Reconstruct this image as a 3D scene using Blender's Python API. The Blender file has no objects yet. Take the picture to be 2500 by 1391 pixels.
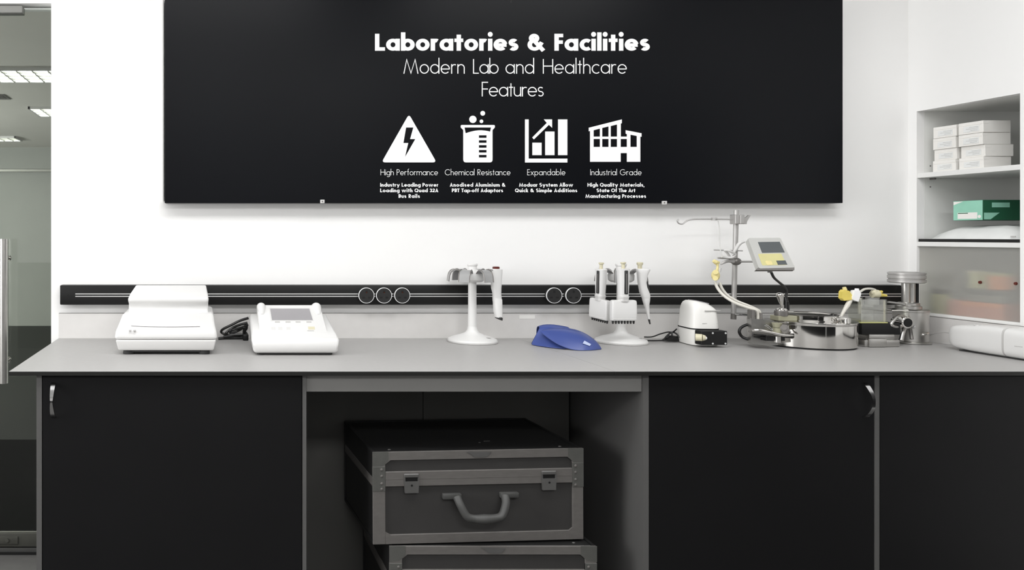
import bpy, bmesh, math, random
from mathutils import Vector, Matrix
from mathutils.geometry import tessellate_polygon
random.seed(7)
C = bpy.context.scene.collection
PI = math.pi
# ---------------------------------------------------------------- camera frame
FPX, VX, VY, EYE = 1842.0, 520.0, 574.0, 1.32
def W(px, py, d):
    return Vector(((px-VX)*d/FPX, d, EYE-(py-VY)*d/FPX))
def XX(px, d): return (px-VX)*d/FPX
def ZZ(py, d): return EYE-(py-VY)*d/FPX
CT = 0.898                      # worktop height
# ---------------------------------------------------------------- materials
def lin(c):
    c /= 255.0
    return c/12.92 if c <= 0.04045 else ((c+0.055)/1.055)**2.4
def srgb(r, g, b): return (lin(r), lin(g), lin(b), 1.0)
def mat(name, col, rough=0.5, metal=0.0, var=0.0, scale=8.0, bump=0.0, spec=0.5, trans=0.0, ior=1.45, emit=None, estr=0.0, alpha=1.0, stretch=None):
    m = bpy.data.materials.new(name); m.use_nodes = True
    nt = m.node_tree; b = nt.nodes['Principled BSDF']
    b.inputs['Base Color'].default_value = col
    b.inputs['Roughness'].default_value = rough
    b.inputs['Metallic'].default_value = metal
    b.inputs['Specular IOR Level'].default_value = spec
    b.inputs['Transmission Weight'].default_value = trans
    b.inputs['IOR'].default_value = ior
    b.inputs['Alpha'].default_value = alpha
    if emit:
        b.inputs['Emission Color'].default_value = emit
        b.inputs['Emission Strength'].default_value = estr
    if var > 0 or bump > 0:
        tc = nt.nodes.new('ShaderNodeTexCoord')
        mp = nt.nodes.new('ShaderNodeMapping')
        if stretch: mp.inputs['Scale'].default_value = stretch
        nz = nt.nodes.new('ShaderNodeTexNoise'); nz.inputs['Scale'].default_value = scale
        nz.inputs['Detail'].default_value = 4
        nt.links.new(tc.outputs['Object'], mp.inputs['Vector'])
        nt.links.new(mp.outputs['Vector'], nz.inputs['Vector'])
        if var > 0:
            cr = nt.nodes.new('ShaderNodeValToRGB')
            cr.color_ramp.elements[0].position = 0.3; cr.color_ramp.elements[1].position = 0.7
            cr.color_ramp.elements[0].color = tuple(min(1, c*(1-var)) for c in col[:3])+(1,)
            cr.color_ramp.elements[1].color = tuple(min(1, c*(1+var)) for c in col[:3])+(1,)
            nt.links.new(nz.outputs['Fac'], cr.inputs['Fac'])
            nt.links.new(cr.outputs['Color'], b.inputs['Base Color'])
        if bump > 0:
            bp = nt.nodes.new('ShaderNodeBump'); bp.inputs['Strength'].default_value = bump
            bp.inputs['Distance'].default_value = 0.002
            nt.links.new(nz.outputs['Fac'], bp.inputs['Height'])
            nt.links.new(bp.outputs['Normal'], b.inputs['Normal'])
    return m
M = {}
M['wall'] = mat('white_paint', (0.89, 0.885, 0.875, 1), 0.75, var=0.01, scale=2, bump=0.04)
M['ceil'] = mat('ceiling_paint', (0.8, 0.8, 0.79, 1), 0.9, var=0.02, scale=3)
M['floor'] = mat('grey_vinyl', (0.11, 0.108, 0.104, 1), 0.55, var=0.08, scale=20)
M['hfloor'] = mat('dark_carpet', (0.012, 0.0125, 0.0115, 1), 0.4, var=0.15, scale=40, spec=0.10)
M['mat'] = mat('black_mat', (0.004, 0.004, 0.004, 1), 0.95, var=0.2, scale=60, spec=0.0)
M['hwall'] = mat('corridor_paint', (0.325, 0.335, 0.31, 1), 0.8, var=0.02, scale=2)
M['hceil'] = mat('corridor_ceiling', (0.85, 0.83, 0.77, 1), 0.85, var=0.02, scale=3)
M['top'] = mat('grey_laminate', (0.385, 0.378, 0.371, 1), 0.42, var=0.02, scale=60, spec=0.35)
M['edge'] = mat('black_edge', (0.008, 0.008, 0.007, 1), 0.5)
M['upst'] = mat('upstand_laminate', (0.66, 0.645, 0.63, 1), 0.45, var=0.015, scale=30)
M['black'] = mat('charcoal_laminate', (0.0075, 0.0075, 0.008, 1), 0.5, var=0.06, scale=4, spec=0.2)
M['grey'] = mat('grey_board', (0.10, 0.0985, 0.096, 1), 0.55, var=0.02, scale=10)
M['apron'] = mat('grey_rail_board', (0.20, 0.197, 0.19, 1), 0.55, var=0.02, scale=10)
M['greyd'] = mat('grey_back_board', (0.085, 0.083, 0.078, 1), 0.6, var=0.03, scale=6)
M['board'] = mat('blue_black_gloss', (0.0035, 0.004, 0.0055, 1), 0.33, var=0.12, scale=1.2, spec=0.13)
M['ink'] = mat('white_vinyl', (0.93, 0.93, 0.93, 1), 0.55, var=0.005, scale=5)
M['rail'] = mat('black_anodised', (0.009, 0.009, 0.009, 1), 0.42, var=0.1, scale=30, stretch=(0.2, 1, 4), spec=0.3)
M['strip'] = mat('bright_aluminium', (0.85, 0.85, 0.85, 1), 0.35, metal=0.6, var=0.02, scale=10)
M['hole'] = mat('deep_black', (0.003, 0.003, 0.003, 1), 0.6)
M['face'] = mat('socket_plastic', (0.019, 0.019, 0.019, 1), 0.4, var=0.05, scale=20)
M['copper'] = mat('copper_contact', (0.35, 0.1, 0.05, 1), 0.35, metal=0.5, var=0.05)
M['white'] = mat('white_plastic', (0.71, 0.705, 0.695, 1), 0.35, var=0.008, scale=6)
M['white2'] = mat('off_white_plastic', (0.64, 0.633, 0.622, 1), 0.4, var=0.01, scale=6)
M['ivory'] = mat('ivory_plastic', (0.80, 0.79, 0.76, 1), 0.35, var=0.01, scale=6)
M['cream'] = mat('cream_plastic', (0.62, 0.58, 0.42, 1), 0.4, var=0.03, scale=20)
M['paleblue'] = mat('pale_blue_label', (0.42, 0.48, 0.66, 1), 0.4, var=0.03)
M['screen'] = mat('grey_lcd', (0.30, 0.29, 0.30, 1), 0.25, var=0.02, scale=12)
M['btn'] = mat('pale_grey_button', (0.48, 0.47, 0.46, 1), 0.5, var=0.02)
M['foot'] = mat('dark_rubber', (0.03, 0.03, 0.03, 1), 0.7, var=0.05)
M['cable'] = mat('black_cable', (0.006, 0.006, 0.006, 1), 0.35, var=0.1, scale=40)
M['smoke'] = mat('smoky_plastic', (0.31, 0.31, 0.31, 1), 0.3, var=0.04, scale=20)
M['red'] = mat('dark_red_plastic', (0.10, 0.018, 0.012, 1), 0.4, var=0.05)
M['blue'] = mat('blue_plastic', (0.045, 0.072, 0.25, 1), 0.33, var=0.04, scale=10)
M['steel'] = mat('polished_steel', (0.68, 0.665, 0.64, 1), 0.07, metal=1.0, var=0.02, scale=20)
M['steelb'] = mat('brushed_steel', (0.56, 0.55, 0.53, 1), 0.33, metal=1.0, var=0.03, scale=30)
M['pole'] = mat('satin_pole_steel', (0.5, 0.49, 0.48, 1), 0.45, metal=0.7, var=0.03, scale=30)
M['gun'] = mat('grey_cast_metal', (0.22, 0.21, 0.20, 1), 0.4, metal=0.6, var=0.05, scale=20)
M['olive'] = mat('olive_seal', (0.32, 0.31, 0.22, 1), 0.45, var=0.05, scale=20)
M['yellow'] = mat('yellow_plastic', (0.74, 0.60, 0.13, 1), 0.4, var=0.06, scale=40)
M['pyel'] = mat('pale_yellow_plastic', (0.78, 0.68, 0.32, 1), 0.4, var=0.06, scale=40)
M['keypad'] = mat('yellow_keypad', (0.62, 0.58, 0.28, 1), 0.5, var=0.05, scale=12)
M['lcd'] = mat('dark_lcd', (0.085, 0.095, 0.10, 1), 0.3, var=0.03, scale=12)
M['panel'] = mat('pale_metal_panel', (0.50, 0.50, 0.48, 1), 0.4, var=0.02, scale=12)
M['tube'] = mat('silicone_tube', (0.66, 0.64, 0.58, 1), 0.3, var=0.03, scale=20)
M['clear'] = mat('clear_acrylic', (0.93, 0.94, 0.92, 1), 0.04, trans=1.0, ior=1.2, var=0.005)
M['liquid'] = mat('yellow_green_acrylic', (0.55, 0.55, 0.22, 1), 0.3, var=0.03)
M['glass'] = mat('green_tinted_glass', (0.80, 0.85, 0.80, 1), 0.02, trans=1.0, ior=1.45, var=0.003)
M['alu'] = mat('dull_aluminium', (0.135, 0.127, 0.12, 1), 0.55, metal=0.15, var=0.07, scale=30, stretch=(1, 1, 3))
M['corner'] = mat('dull_corner_metal', (0.095, 0.095, 0.088, 1), 0.55, metal=0.15, var=0.08, scale=30)
M['casep'] = mat('charcoal_case_panel', (0.033, 0.0315, 0.0305, 1), 0.6, var=0.06, scale=14)
M['caset'] = mat('black_case_lid', (0.013, 0.013, 0.013, 1), 0.45, var=0.1, scale=14)
M['latch'] = mat('latch_metal', (0.12, 0.118, 0.115, 1), 0.4, metal=0.3, var=0.05, scale=30)
M['grip'] = mat('grey_handle_plastic', (0.06, 0.06, 0.058, 1), 0.5, var=0.04, scale=20)
M['drail'] = mat('dark_satin_rail', (0.075, 0.075, 0.065, 1), 0.45, metal=0.1, var=0.05, scale=20)
M['fit'] = mat('dull_grey_fitting', (0.27, 0.27, 0.255, 1), 0.4, var=0.04, scale=12)
M['chrome'] = mat('chrome', (0.5, 0.5, 0.5, 1), 0.16, metal=1.0, var=0.01)
M['rail2'] = mat('satin_rail', (0.30, 0.30, 0.27, 1), 0.4, metal=0.5, var=0.04, scale=20)
M['shelf'] = mat('white_melamine', (0.80, 0.80, 0.785, 1), 0.5, var=0.01, scale=8)
M['shelfi'] = mat('pale_green_grey_melamine', (0.83, 0.835, 0.81, 1), 0.55, var=0.012, scale=8)
M['carton'] = mat('white_card', (0.83, 0.815, 0.78, 1), 0.7, var=0.02, scale=20)
M['print'] = mat('grey_print', (0.52, 0.52, 0.51, 1), 0.7, var=0.05, scale=60)
M['green'] = mat('dark_green_card', (0.015, 0.10, 0.05, 1), 0.5, var=0.05, scale=12)
M['mint'] = mat('mint_card', (0.30, 0.62, 0.48, 1), 0.5, var=0.08, scale=12)
M['wrap'] = mat('white_film_wrap', (0.78, 0.79, 0.78, 1), 0.25, var=0.03, scale=20, bump=0.4)
M['pink'] = mat('salmon_card', (0.62, 0.26, 0.19, 1), 0.6, var=0.06, scale=10)
M['orange'] = mat('orange_plastic', (0.75, 0.30, 0.14, 1), 0.5, var=0.05)
M['lime'] = mat('yellow_green_content', (0.52, 0.52, 0.30, 1), 0.5, var=0.05)
M['boxgrey'] = mat('grey_card', (0.25, 0.24, 0.22, 1), 0.6, var=0.05)
M['lamp'] = mat('fluorescent_diffuser', (0.9, 0.9, 0.9, 1), 0.5, emit=(1, 1, 0.98, 1), estr=11)
def frosted():
    m = bpy.data.materials.new('frosted_acrylic'); m.use_nodes = True; nt = m.node_tree
    nt.nodes.clear(); N = nt.nodes.new; L = nt.links.new
    out = N('ShaderNodeOutputMaterial'); mx = N('ShaderNodeMixShader'); tr = N('ShaderNodeBsdfTransparent'); m2 = N('ShaderNodeMixShader')
    df = N('ShaderNodeBsdfDiffuse'); rf = N('ShaderNodeBsdfRefraction'); nz = N('ShaderNodeTexNoise')
    df.inputs['Color'].default_value = (0.8, 0.8, 0.77, 1); rf.inputs['Color'].default_value = (0.95, 0.95, 0.93, 1); rf.inputs['Roughness'].default_value = 0.38; rf.inputs['IOR'].default_value = 1.12
    tr.inputs['Color'].default_value = (0.95, 0.95, 0.93, 1); nz.inputs['Scale'].default_value = 6
    mr = N('ShaderNodeMapRange'); mr.inputs['To Min'].default_value = 0.30; mr.inputs['To Max'].default_value = 0.36
    L(nz.outputs['Fac'], mr.inputs['Value']); L(mr.outputs['Result'], m2.inputs['Fac'])
    L(rf.outputs['BSDF'], m2.inputs[1]); L(df.outputs['BSDF'], m2.inputs[2])
    mx.inputs['Fac'].default_value = 0.66
    L(tr.outputs['BSDF'], mx.inputs[1]); L(m2.outputs['Shader'], mx.inputs[2]); L(mx.outputs['Shader'], out.inputs['Surface'])
    return m
M['frost'] = frosted()
def acrylic():
    m = bpy.data.materials.new('clear_acrylic_sheet'); m.use_nodes = True; nt = m.node_tree
    nt.nodes.clear(); N = nt.nodes.new; L = nt.links.new
    out = N('ShaderNodeOutputMaterial'); mx = N('ShaderNodeMixShader'); tr = N('ShaderNodeBsdfTransparent'); gl = N('ShaderNodeBsdfGlossy'); lw = N('ShaderNodeLayerWeight')
    tr.inputs['Color'].default_value = (0.965, 0.97, 0.95, 1); gl.inputs['Roughness'].default_value = 0.05; lw.inputs['Blend'].default_value = 0.35
    mr = N('ShaderNodeMapRange'); mr.inputs['To Min'].default_value = 0.03; mr.inputs['To Max'].default_value = 0.45
    L(lw.outputs['Fresnel'], mr.inputs['Value']); L(mr.outputs['Result'], mx.inputs['Fac'])
    L(tr.outputs['BSDF'], mx.inputs[1]); L(gl.outputs['BSDF'], mx.inputs[2]); L(mx.outputs['Shader'], out.inputs['Surface'])
    return m
M['clear'] = acrylic()
# ---------------------------------------------------------------- mesh builder
class MB:
    def __init__(s): s.bm = bmesh.new()
    def _face(s, vs):
        try: return s.bm.faces.new(vs)
        except ValueError: return None
    def box(s, x0, x1, y0, y1, z0, z1, bev=0.0, seg=2):
        b2 = bmesh.new()
        r = bmesh.ops.create_cube(b2, size=1.0)
        for v in b2.verts:
            v.co = Vector((x0+(v.co.x+.5)*(x1-x0), y0+(v.co.y+.5)*(y1-y0), z0+(v.co.z+.5)*(z1-z0)))
        if bev > 0:
            bmesh.ops.bevel(b2, geom=list(b2.edges), offset=bev, segments=seg, profile=0.5, affect='EDGES')
        s.merge(b2); return s
    def merge(s, b2, mx=None):
        vm = {}
        for v in b2.verts: vm[v] = s.bm.verts.new(mx @ v.co if mx else v.co)
        for f in b2.faces: s._face([vm[v] for v in f.verts])
        b2.free()
    def rings(s, rings, cap=True, closed=True):
        rv = [[s.bm.verts.new(p) for p in r] for r in rings]
        n = len(rv[0])
        for a, b in zip(rv[:-1], rv[1:]):
            for i in range(n if closed else n-1):
                s._face([a[i], a[(i+1) % n], b[(i+1) % n], b[i]])
        if cap and closed:
            s._face(list(reversed(rv[0]))); s._face(rv[-1])
        return s
    def tube(s, pts, r, seg=10, smooth=True, radii=None):
        pts = [Vector(p) for p in pts]
        if smooth and len(pts) > 2:
            out, rr = [], []
            for i in range(len(pts)-1):
                p0 = pts[max(i-1, 0)]; p1 = pts[i]; p2 = pts[i+1]; p3 = pts[min(i+2, len(pts)-1)]
                for k in range(8):
                    t = k/8
                    out.append(0.5*((2*p1)+(-p0+p2)*t+(2*p0-5*p1+4*p2-p3)*t*t+(-p0+3*p1-3*p2+p3)*t**3))
                    if radii: rr.append(radii[i]*(1-t)+radii[i+1]*t)
            out.append(pts[-1]); pts = out
            if radii: rr.append(radii[-1]); radii = rr
        n = len(pts)
        tang = [(pts[min(i+1, n-1)]-pts[max(i-1, 0)]).normalized() for i in range(n)]
        up = Vector((0, 0, 1)) if abs(tang[0].z) < 0.9 else Vector((1, 0, 0))
        u = tang[0].cross(up).normalized()
        rs = []
        for i in range(n):
            u = (u-tang[i]*u.dot(tang[i])).normalized()
            v = tang[i].cross(u)
            q = radii[i] if radii else r
            rs.append([pts[i]+(u*math.cos(2*PI*k/seg)+v*math.sin(2*PI*k/seg))*q for k in range(seg)])
        return s.rings(rs)
    def cyl(s, p0, p1, r0, r1=None, seg=24):
        return s.tube([p0, p1], r0, seg, smooth=False, radii=[r0, r0 if r1 is None else r1])
    def lathe(s, prof, c=(0, 0, 0), seg=48, cap=True):
        c = Vector(c)
        rs = [[c+Vector((max(r, 1e-4)*math.cos(2*PI*k/seg), max(r, 1e-4)*math.sin(2*PI*k/seg), z)) for k in range(seg)] for r, z in prof]
        return s.rings(rs, cap=cap)
    def lathey(s, prof, c, seg=40):
        """turned about the y axis: prof = (radius, y)"""
        c = Vector(c)
        rs = [[c+Vector((max(r, 1e-4)*math.cos(2*PI*k/seg), y, max(r, 1e-4)*math.sin(2*PI*k/seg))) for k in range(seg)] for r, y in prof]
        return s.rings(rs)
    def ball(s, c, r, sz=(1, 1, 1), seg=20):
        c = Vector(c); n = 12
        rs = []
        for i in range(n+1):
            a = -PI/2+PI*i/n; q = max(math.cos(a), 1e-3)*r
            rs.append([c+Vector((q*math.cos(2*PI*k/seg)*sz[0], q*math.sin(2*PI*k/seg)*sz[1], math.sin(a)*r*sz[2])) for k in range(seg)])
        return s.rings(rs)
    def wedge(s, xc, prof, bev=0.0, seg=3):
        """closed side profile [(y, z, half width)] spanning both sides of xc"""
        b2 = bmesh.new()
        L = [b2.verts.new((xc-h, y, z)) for y, z, h in prof]
        R = [b2.verts.new((xc+h, y, z)) for y, z, h in prof]
        n = len(prof)
        for i in range(n):
            b2.faces.new([L[i], L[(i+1) % n], R[(i+1) % n], R[i]])
        b2.faces.new(list(reversed(L))); b2.faces.new(R)
        bmesh.ops.recalc_face_normals(b2, faces=list(b2.faces))
        if bev > 0:
            bmesh.ops.bevel(b2, geom=list(b2.edges), offset=bev, segments=seg, profile=0.5, affect='EDGES', clamp_overlap=True)
        s.merge(b2); return s
    def prism(s, pts, n, t):
        """polygon pts pushed along the vector n by t"""
        pts = [Vector(p) for p in pts]; n = Vector(n).normalized()*t
        return s.rings([pts, [p+n for p in pts]])
    def grid(s, rows):
        rv = [[s.bm.verts.new(p) for p in r] for r in rows]
        for a, b in zip(rv[:-1], rv[1:]):
            for i in range(len(a)-1): s._face([a[i], a[i+1], b[i+1], b[i]])
        return s
    def thicken(s, t):
        bmesh.ops.recalc_face_normals(s.bm, faces=list(s.bm.faces))
        bmesh.ops.solidify(s.bm, geom=list(s.bm.faces), thickness=t); return s
    def fill(s, polys, f):
        """flat shape with holes; polys of 2D points, f maps (u, v) to 3D"""
        tris = tessellate_polygon([[Vector((u, v, 0)) for u, v in p] for p in polys])
        flat = [q for p in polys for q in p]
        vs = [s.bm.verts.new(f(*q)) for q in flat]
        for t in tris: s._face([vs[i] for i in t])
        return s
def root_of(o):
    while o.parent: o = o.parent
    return o
def obj(name, mb, m, parent=None, ang=35, sub=0, mx=None, flat=False):
    bm = mb.bm
    if mx: bm.transform(mx)
    if not flat: bmesh.ops.recalc_face_normals(bm, faces=list(bm.faces))
    off = root_of(parent).location if parent else None
    if off is not None: bm.transform(Matrix.Translation(-off))
    me = bpy.data.meshes.new(name); bm.to_mesh(me); bm.free()
    me.materials.append(M[m])
    me.polygons.foreach_set('use_smooth', [True]*len(me.polygons))
    me.set_sharp_from_angle(angle=math.radians(ang))
    o = bpy.data.objects.new(name, me); C.objects.link(o)
    if parent: o.parent = parent
    if sub:
        md = o.modifiers.new('smooth', 'SUBSURF'); md.levels = sub; md.render_levels = sub
    return o
def thing(name, label, cat, loc=(0, 0, 0), group=None):
    o = bpy.data.objects.new(name, None); C.objects.link(o); o.location = loc
    o.empty_display_size = 0.05
    return tag(o, label, cat, group)
def tag(o, label, cat, group=None):
    o['label'] = label; o['category'] = cat
    if group: o['group'] = group
    return o
def struct(name, mb, m, parent=None):
    o = obj(name, mb, m, parent); o['kind'] = 'structure'; return o
def dup(root, loc, rotz=0, label=None):
    r = root.copy(); C.objects.link(r); r.location = loc; r.rotation_euler = (0, 0, rotz)
    if label: r['label'] = label
    for ch in list(root.children):
        c = ch.copy(); C.objects.link(c); c.parent = r
        for g in list(ch.children):
            d = g.copy(); C.objects.link(d); d.parent = c
    return r
def rrect(hx, hy, n=3.5, seg=32):
    out = []
    for k in range(seg):
        a = 2*PI*k/seg; c, s_ = math.cos(a), math.sin(a)
        out.append((hx*math.copysign(abs(c)**(2/n), c), hy*math.copysign(abs(s_)**(2/n), s_)))
    return out
# ================================================================ SETTING
WY = 3.10                      # face of the back wall
RX = 2.856                     # face of the wall with the shelves
struct('floor', MB().box(-4, RX+0.6, -2.6, 3.13, -0.05, 0), 'floor')
struct('ceiling', MB().box(-4, RX+0.6, -2.6, 3.2, 2.80, 2.88), 'ceil')
DX = -0.665
struct('wall_back', MB().box(DX, RX+0.6, WY, WY+0.12, 0, 2.80).box(-4, DX, WY, WY+0.12, 2.272, 2.80).box(-4, -1.62, WY, WY+0.12, 0, 2.272), 'wall')
OY0, OY1, OZ0, OZ1 = 2.670, 3.062, 1.0, 1.822
struct('wall_right', MB().box(RX, RX+0.03, -2.6, OY0, 0, 2.80).box(RX, RX+0.03, OY0, WY, OZ1, 2.80)
       .box(RX, RX+0.03, OY0, WY, 0, OZ0).box(RX, RX+0.03, OY1, WY, OZ0, OZ1), 'wall')
struct('wall_front', MB().box(-4, RX+0.6, -2.7, -2.6, 0, 2.80), 'wall')
struct('wall_left', MB().box(-4.1, -4, -2.6, WY, 0, 2.80), 'wall')
# the corridor beyond the glass door
struct('floor_corridor', MB().box(-8, 0.5, 3.22, 11, -0.05, 0), 'hfloor')
struct('ceiling_corridor', MB().box(-8, 0.5, 3.22, 11, 2.60, 2.66), 'hceil')
struct('wall_corridor_back', MB().box(-8, 0.5, 11, 11.1, 0, 2.6), 'hwall')
struct('wall_corridor_left', MB().box(-8.1, -8, 3.22, 11, 0, 2.6), 'hwall')
struct('wall_corridor_right', MB().box(0.5, 0.6, 3.22, 11, 0, 2.6), 'hwall')
struct('trim_1', MB().box(-8, 0.5, 10.9, 11, 2.24, 2.27), 'rail2')
def louvre(x0, x1, y0, y1, label):
    t = thing('ceiling_light', label, 'light', ((x0+x1)/2, (y0+y1)/2, 2.585), 'louvred lights in the corridor ceiling')
    obj('diffuser', MB().box(x0+.02, x1-.02, y0+.02, y1-.02, 2.59, 2.596), 'lamp', t)
    f = MB()
    f.box(x0, x1, y0, y0+.02, 2.574, 2.5985); f.box(x0, x1, y1-.02, y1, 2.574, 2.5985)
    f.box(x0, x0+.02, y0, y1, 2.574, 2.5985); f.box(x1-.02, x1, y0, y1, 2.574, 2.5985)
    obj('frame', f, 'white2', t)
    b = MB()
    n = max(2, round((x1-x0)/0.12))
    for i in range(1, n):
        x = x0+(x1-x0)*i/n; b.box(x-.006, x+.006, y0+.02, y1-.02, 2.576, 2.590)
    for i in range(1, 4):
        y = y0+(y1-y0)*i/4; b.box(x0+.02, x1-.02, y-.006, y+.006, 2.576, 2.590)
    obj('louvre', b, 'rail2', t)
louvre(-2.6, -0.9, 5.75, 6.22, 'louvred corridor light nearest the glass door, crossing its whole width')
louvre(-1.84, -0.9, 7.5, 8.0, 'second louvred corridor light, just its corner showing beside the white wall edge')
louvre(-3.6, -2.55, 9.75, 10.1, 'small far louvred corridor light, third behind the glass door')
tag(obj('door_mat', MB().box(-2.4, -0.2, 3.30, 4.85, 0, .009, .003, 1), 'mat'), 'black mat on the corridor floor, just behind the green glass door', 'mat')
v = tag(obj('air_vent', MB().box(-2.5, -1.9, 6.85, 7.1, 2.594, 2.599).box(-2.48, -1.92, 6.9, 6.94, 2.588, 2.595).box(-2.48, -1.92, 6.98, 7.02, 2.588, 2.595), 'gun'), 'dark slotted vent in the corridor ceiling between the louvred lights', 'vent')
# glass door
d = thing('door_1', 'frosty green glass door with a steel bar handle, standing beside the white wall', 'door', (-1.1, 3.135, 0)); d['kind'] = 'structure'
obj('glass_pane', MB().box(-1.60, DX-.003, 3.13, 3.142, 0.09, 2.266), 'glass', d)
obj('bottom_rail', MB().box(-1.60, DX-.003, 3.122, 3.15, 0.030, 0.088, .003), 'drail', d)
obj('lock_plate', MB().box(-1.3, XX(44, 3.12), 3.117, 3.123, ZZ(1328, 3.12), ZZ(1309, 3.12), .002).cyl((XX(17, 3.115), 3.119, ZZ(1319, 3.115)), (XX(17, 3.115), 3.113, ZZ(1319, 3.115)), .008), 'drail', d)
obj('patch_fitting', MB().box(-1.3, XX(54, 3.11), 3.11, 3.16, ZZ(31, 3.11), ZZ(13, 3.11), .003), 'fit', d)
hx = -0.848
h = obj('pull_handle', MB().cyl((hx, 3.06, ZZ(583, 3.06)), (hx, 3.06, ZZ(935, 3.06)), .0175, seg=32), 'steelb', d)
obj('standoff', MB().cyl((hx, 3.06, ZZ(630, 3.1)), (hx, 3.132, ZZ(630, 3.1)), .008).cyl((hx, 3.12, ZZ(630, 3.1)), (hx, 3.131, ZZ(630, 3.1)), .012), 'steel', h)
obj('standoff', MB().cyl((hx, 3.06, ZZ(880, 3.1)), (hx, 3.132, ZZ(880, 3.1)), .008).cyl((hx, 3.12, ZZ(880, 3.1)), (hx, 3.131, ZZ(880, 3.1)), .012), 'steel', h)
struct('trim_2', MB().box(-1.62, DX, 3.115, 3.16, 0.0, 0.012), 'hole')
# ================================================================ LETTERING
def arc(cx, cy, rx, ry, a0, a1, n=None):
    n = n or max(6, int(abs(a1-a0)/9))
    return [(cx+rx*math.cos(math.radians(a0+(a1-a0)*i/n)), cy+ry*math.sin(math.radians(a0+(a1-a0)*i/n))) for i in range(n+1)]
def glyph(ch, w, xh):
    """monoline geometric letter: (advance width, strokes, dots)"""
    h = w/2; A = 1.085; bold = w > .12
    v = h*.80 if bold else h
    R = xh/2-v; cy = xh/2; D = -0.30
    rx = (.80/.70*xh)/2-h if bold else R*.96
    ct = 1-v
    S, dots = [], []
    full = lambda cx: S.append(arc(cx, cy, rx, R, 0, 360, 40))
    if ch == ' ': return 0.30, S, dots
    if ch in 'abdgopqe' or ch == 'c':
        wd = 2*rx+w; cx = rx+h
        if ch in 'abdgopq': full(cx)
        if ch == 'a': S.append([(wd-h, 0), (wd-h, xh)])
        if ch == 'b': S.append([(h, 0), (h, A)])
        if ch == 'd': S.append([(wd-h, 0), (wd-h, A)])
        if ch == 'p': S.append([(h, D), (h, xh)])
        if ch == 'q': S.append([(wd-h, D), (wd-h, xh)])
        if ch == 'g': S.append([(wd-h, xh), (wd-h, D+R*.8+v)]+arc(cx, D+R*.8+v, rx, R*.8, 0, -140)[1:])
        if ch == 'e':
            S.append([(h*.9, cy-v*.2), (wd-h*.35, cy-v*.2)] + ([] if not bold else [])); S.append(arc(cx, cy, rx, R, 0 if not bold else 8, 318, 36))
        if ch == 'c':
            S.append(arc(cx, cy, rx, R, 48, 312, 30)); wd = cx+rx*.75
        return wd, S, dots
    ra = R*0.74 if not bold else rx*.74
    def arch(x0):
        S.append(arc(x0+ra, xh-v-ra, ra, ra, 180, 0, 18)+[(x0+2*ra, 0)])
    if ch in 'hnmrk':
        S.append([(h, 0), (h, A if ch in 'hk' else xh)])
        if ch in 'hn': arch(h); return 2*ra+w, S, dots
        if ch == 'm': arch(h); arch(h+2*ra); return 4*ra+w, S, dots
        if ch == 'r': S.append(arc(h+ra*.9, xh-v-ra, ra*.9, ra, 180, 60, 12)); return h+ra*1.35+h*.4, S, dots
        S.append([(h, xh*.42), (h+.36+h*.4, xh)]); S.append([(h+.10, xh*.50), (h+.40+h*.5, 0)]); return .46+w*.9, S, dots
    if ch == 'u':
        S.append([(h, xh), (h, v+ra)]+arc(h+ra, v+ra, ra, ra, 180, 360, 18)[1:]); S.append([(h+2*ra, xh), (h+2*ra, 0)]); return 2*ra+w, S, dots
    if ch == 'i':
        S.append([(h, 0), (h, xh)]); dots.append((h, xh+.19+h*.5, max(h*1.12, .045))); return w, S, dots
    if ch == 'l': S.append([(h, 0), (h, A)]); return w, S, dots
    if ch == 't':
        x = (.13 if bold else .105)+h; S.append([(x, 0), (x, xh+.24)]); S.append([(0, xh-v*.9), (2*x, xh-v*.9)]); return 2*x, S, dots
    if ch == 'f':
        x = .11+h; r = .13+h*.6
        S.append([(x, 0), (x, A-v-r)]+arc(x+r, A-v-r, r, r, 180, 85, 10)[1:]); S.append([(0, xh-v*.9), (2*x, xh-v*.9)]); return x+r+h*.4, S, dots
    if ch in 'sS':
        H = xh if ch == 's' else 1.0
        r1 = (H-2*v)*.245; r2 = (H-2*v)*.255; q = (1.12 if ch == 's' else 1.05)*(1.15 if bold else 1)
        cx = r2*q+h
        top = arc(cx, H-v-r1, r1*q*.98, r1, 35, 250, 20); bot = arc(cx, v+r2, r2*q, r2, 70, -145, 22)
        S.append(top+bot); return 2*r2*q+w, S, dots
    if ch in 'vwyx':
        q = .23+h*.7
        if ch == 'v': S.append([(h*.8, xh), (q+h*.5, 0), (2*q+h*.2, xh)]); return 2*q+h, S, dots
        if ch == 'y': S.append([(h, xh), (q+h, h*.3)]); S.append([(2*q+h, xh), (q*.55+h, D)]); return 2*q+w, S, dots
        if ch == 'x': S.append([(h, 0), (2*q, xh)]); S.append([(h, xh), (2*q, 0)]); return 2*q+h, S, dots
        q *= .82
        S.append([(h, xh), (q+h, h*.6), (2*q+h, xh-h*.3), (3*q+h, h*.6), (4*q+h, xh)]); return 4*q+w, S, dots
    if ch == 'L': e = .46+h if bold else .36+h; S.append([(h, 1), (h, 0)]); S.append([(h, v), (e, v)]); return e, S, dots
    if ch in 'FE':
        e = .40+h*.9
        S.append([(h, 0), (h, 1)]); S.append([(h, ct), (e, ct)]); S.append([(h, .51), (e*.97, .51)])
        if ch == 'E': S.append([(h, v), (e, v)])
        return e, S, dots
    if ch == 'H':
        e = .64+h; S.append([(h, 0), (h, 1)]); S.append([(e, 0), (e, 1)]); S.append([(h, .52), (e, .52)]); return e+h, S, dots
    if ch == 'I': S.append([(h, 0), (h, 1)]); return w, S, dots
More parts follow.
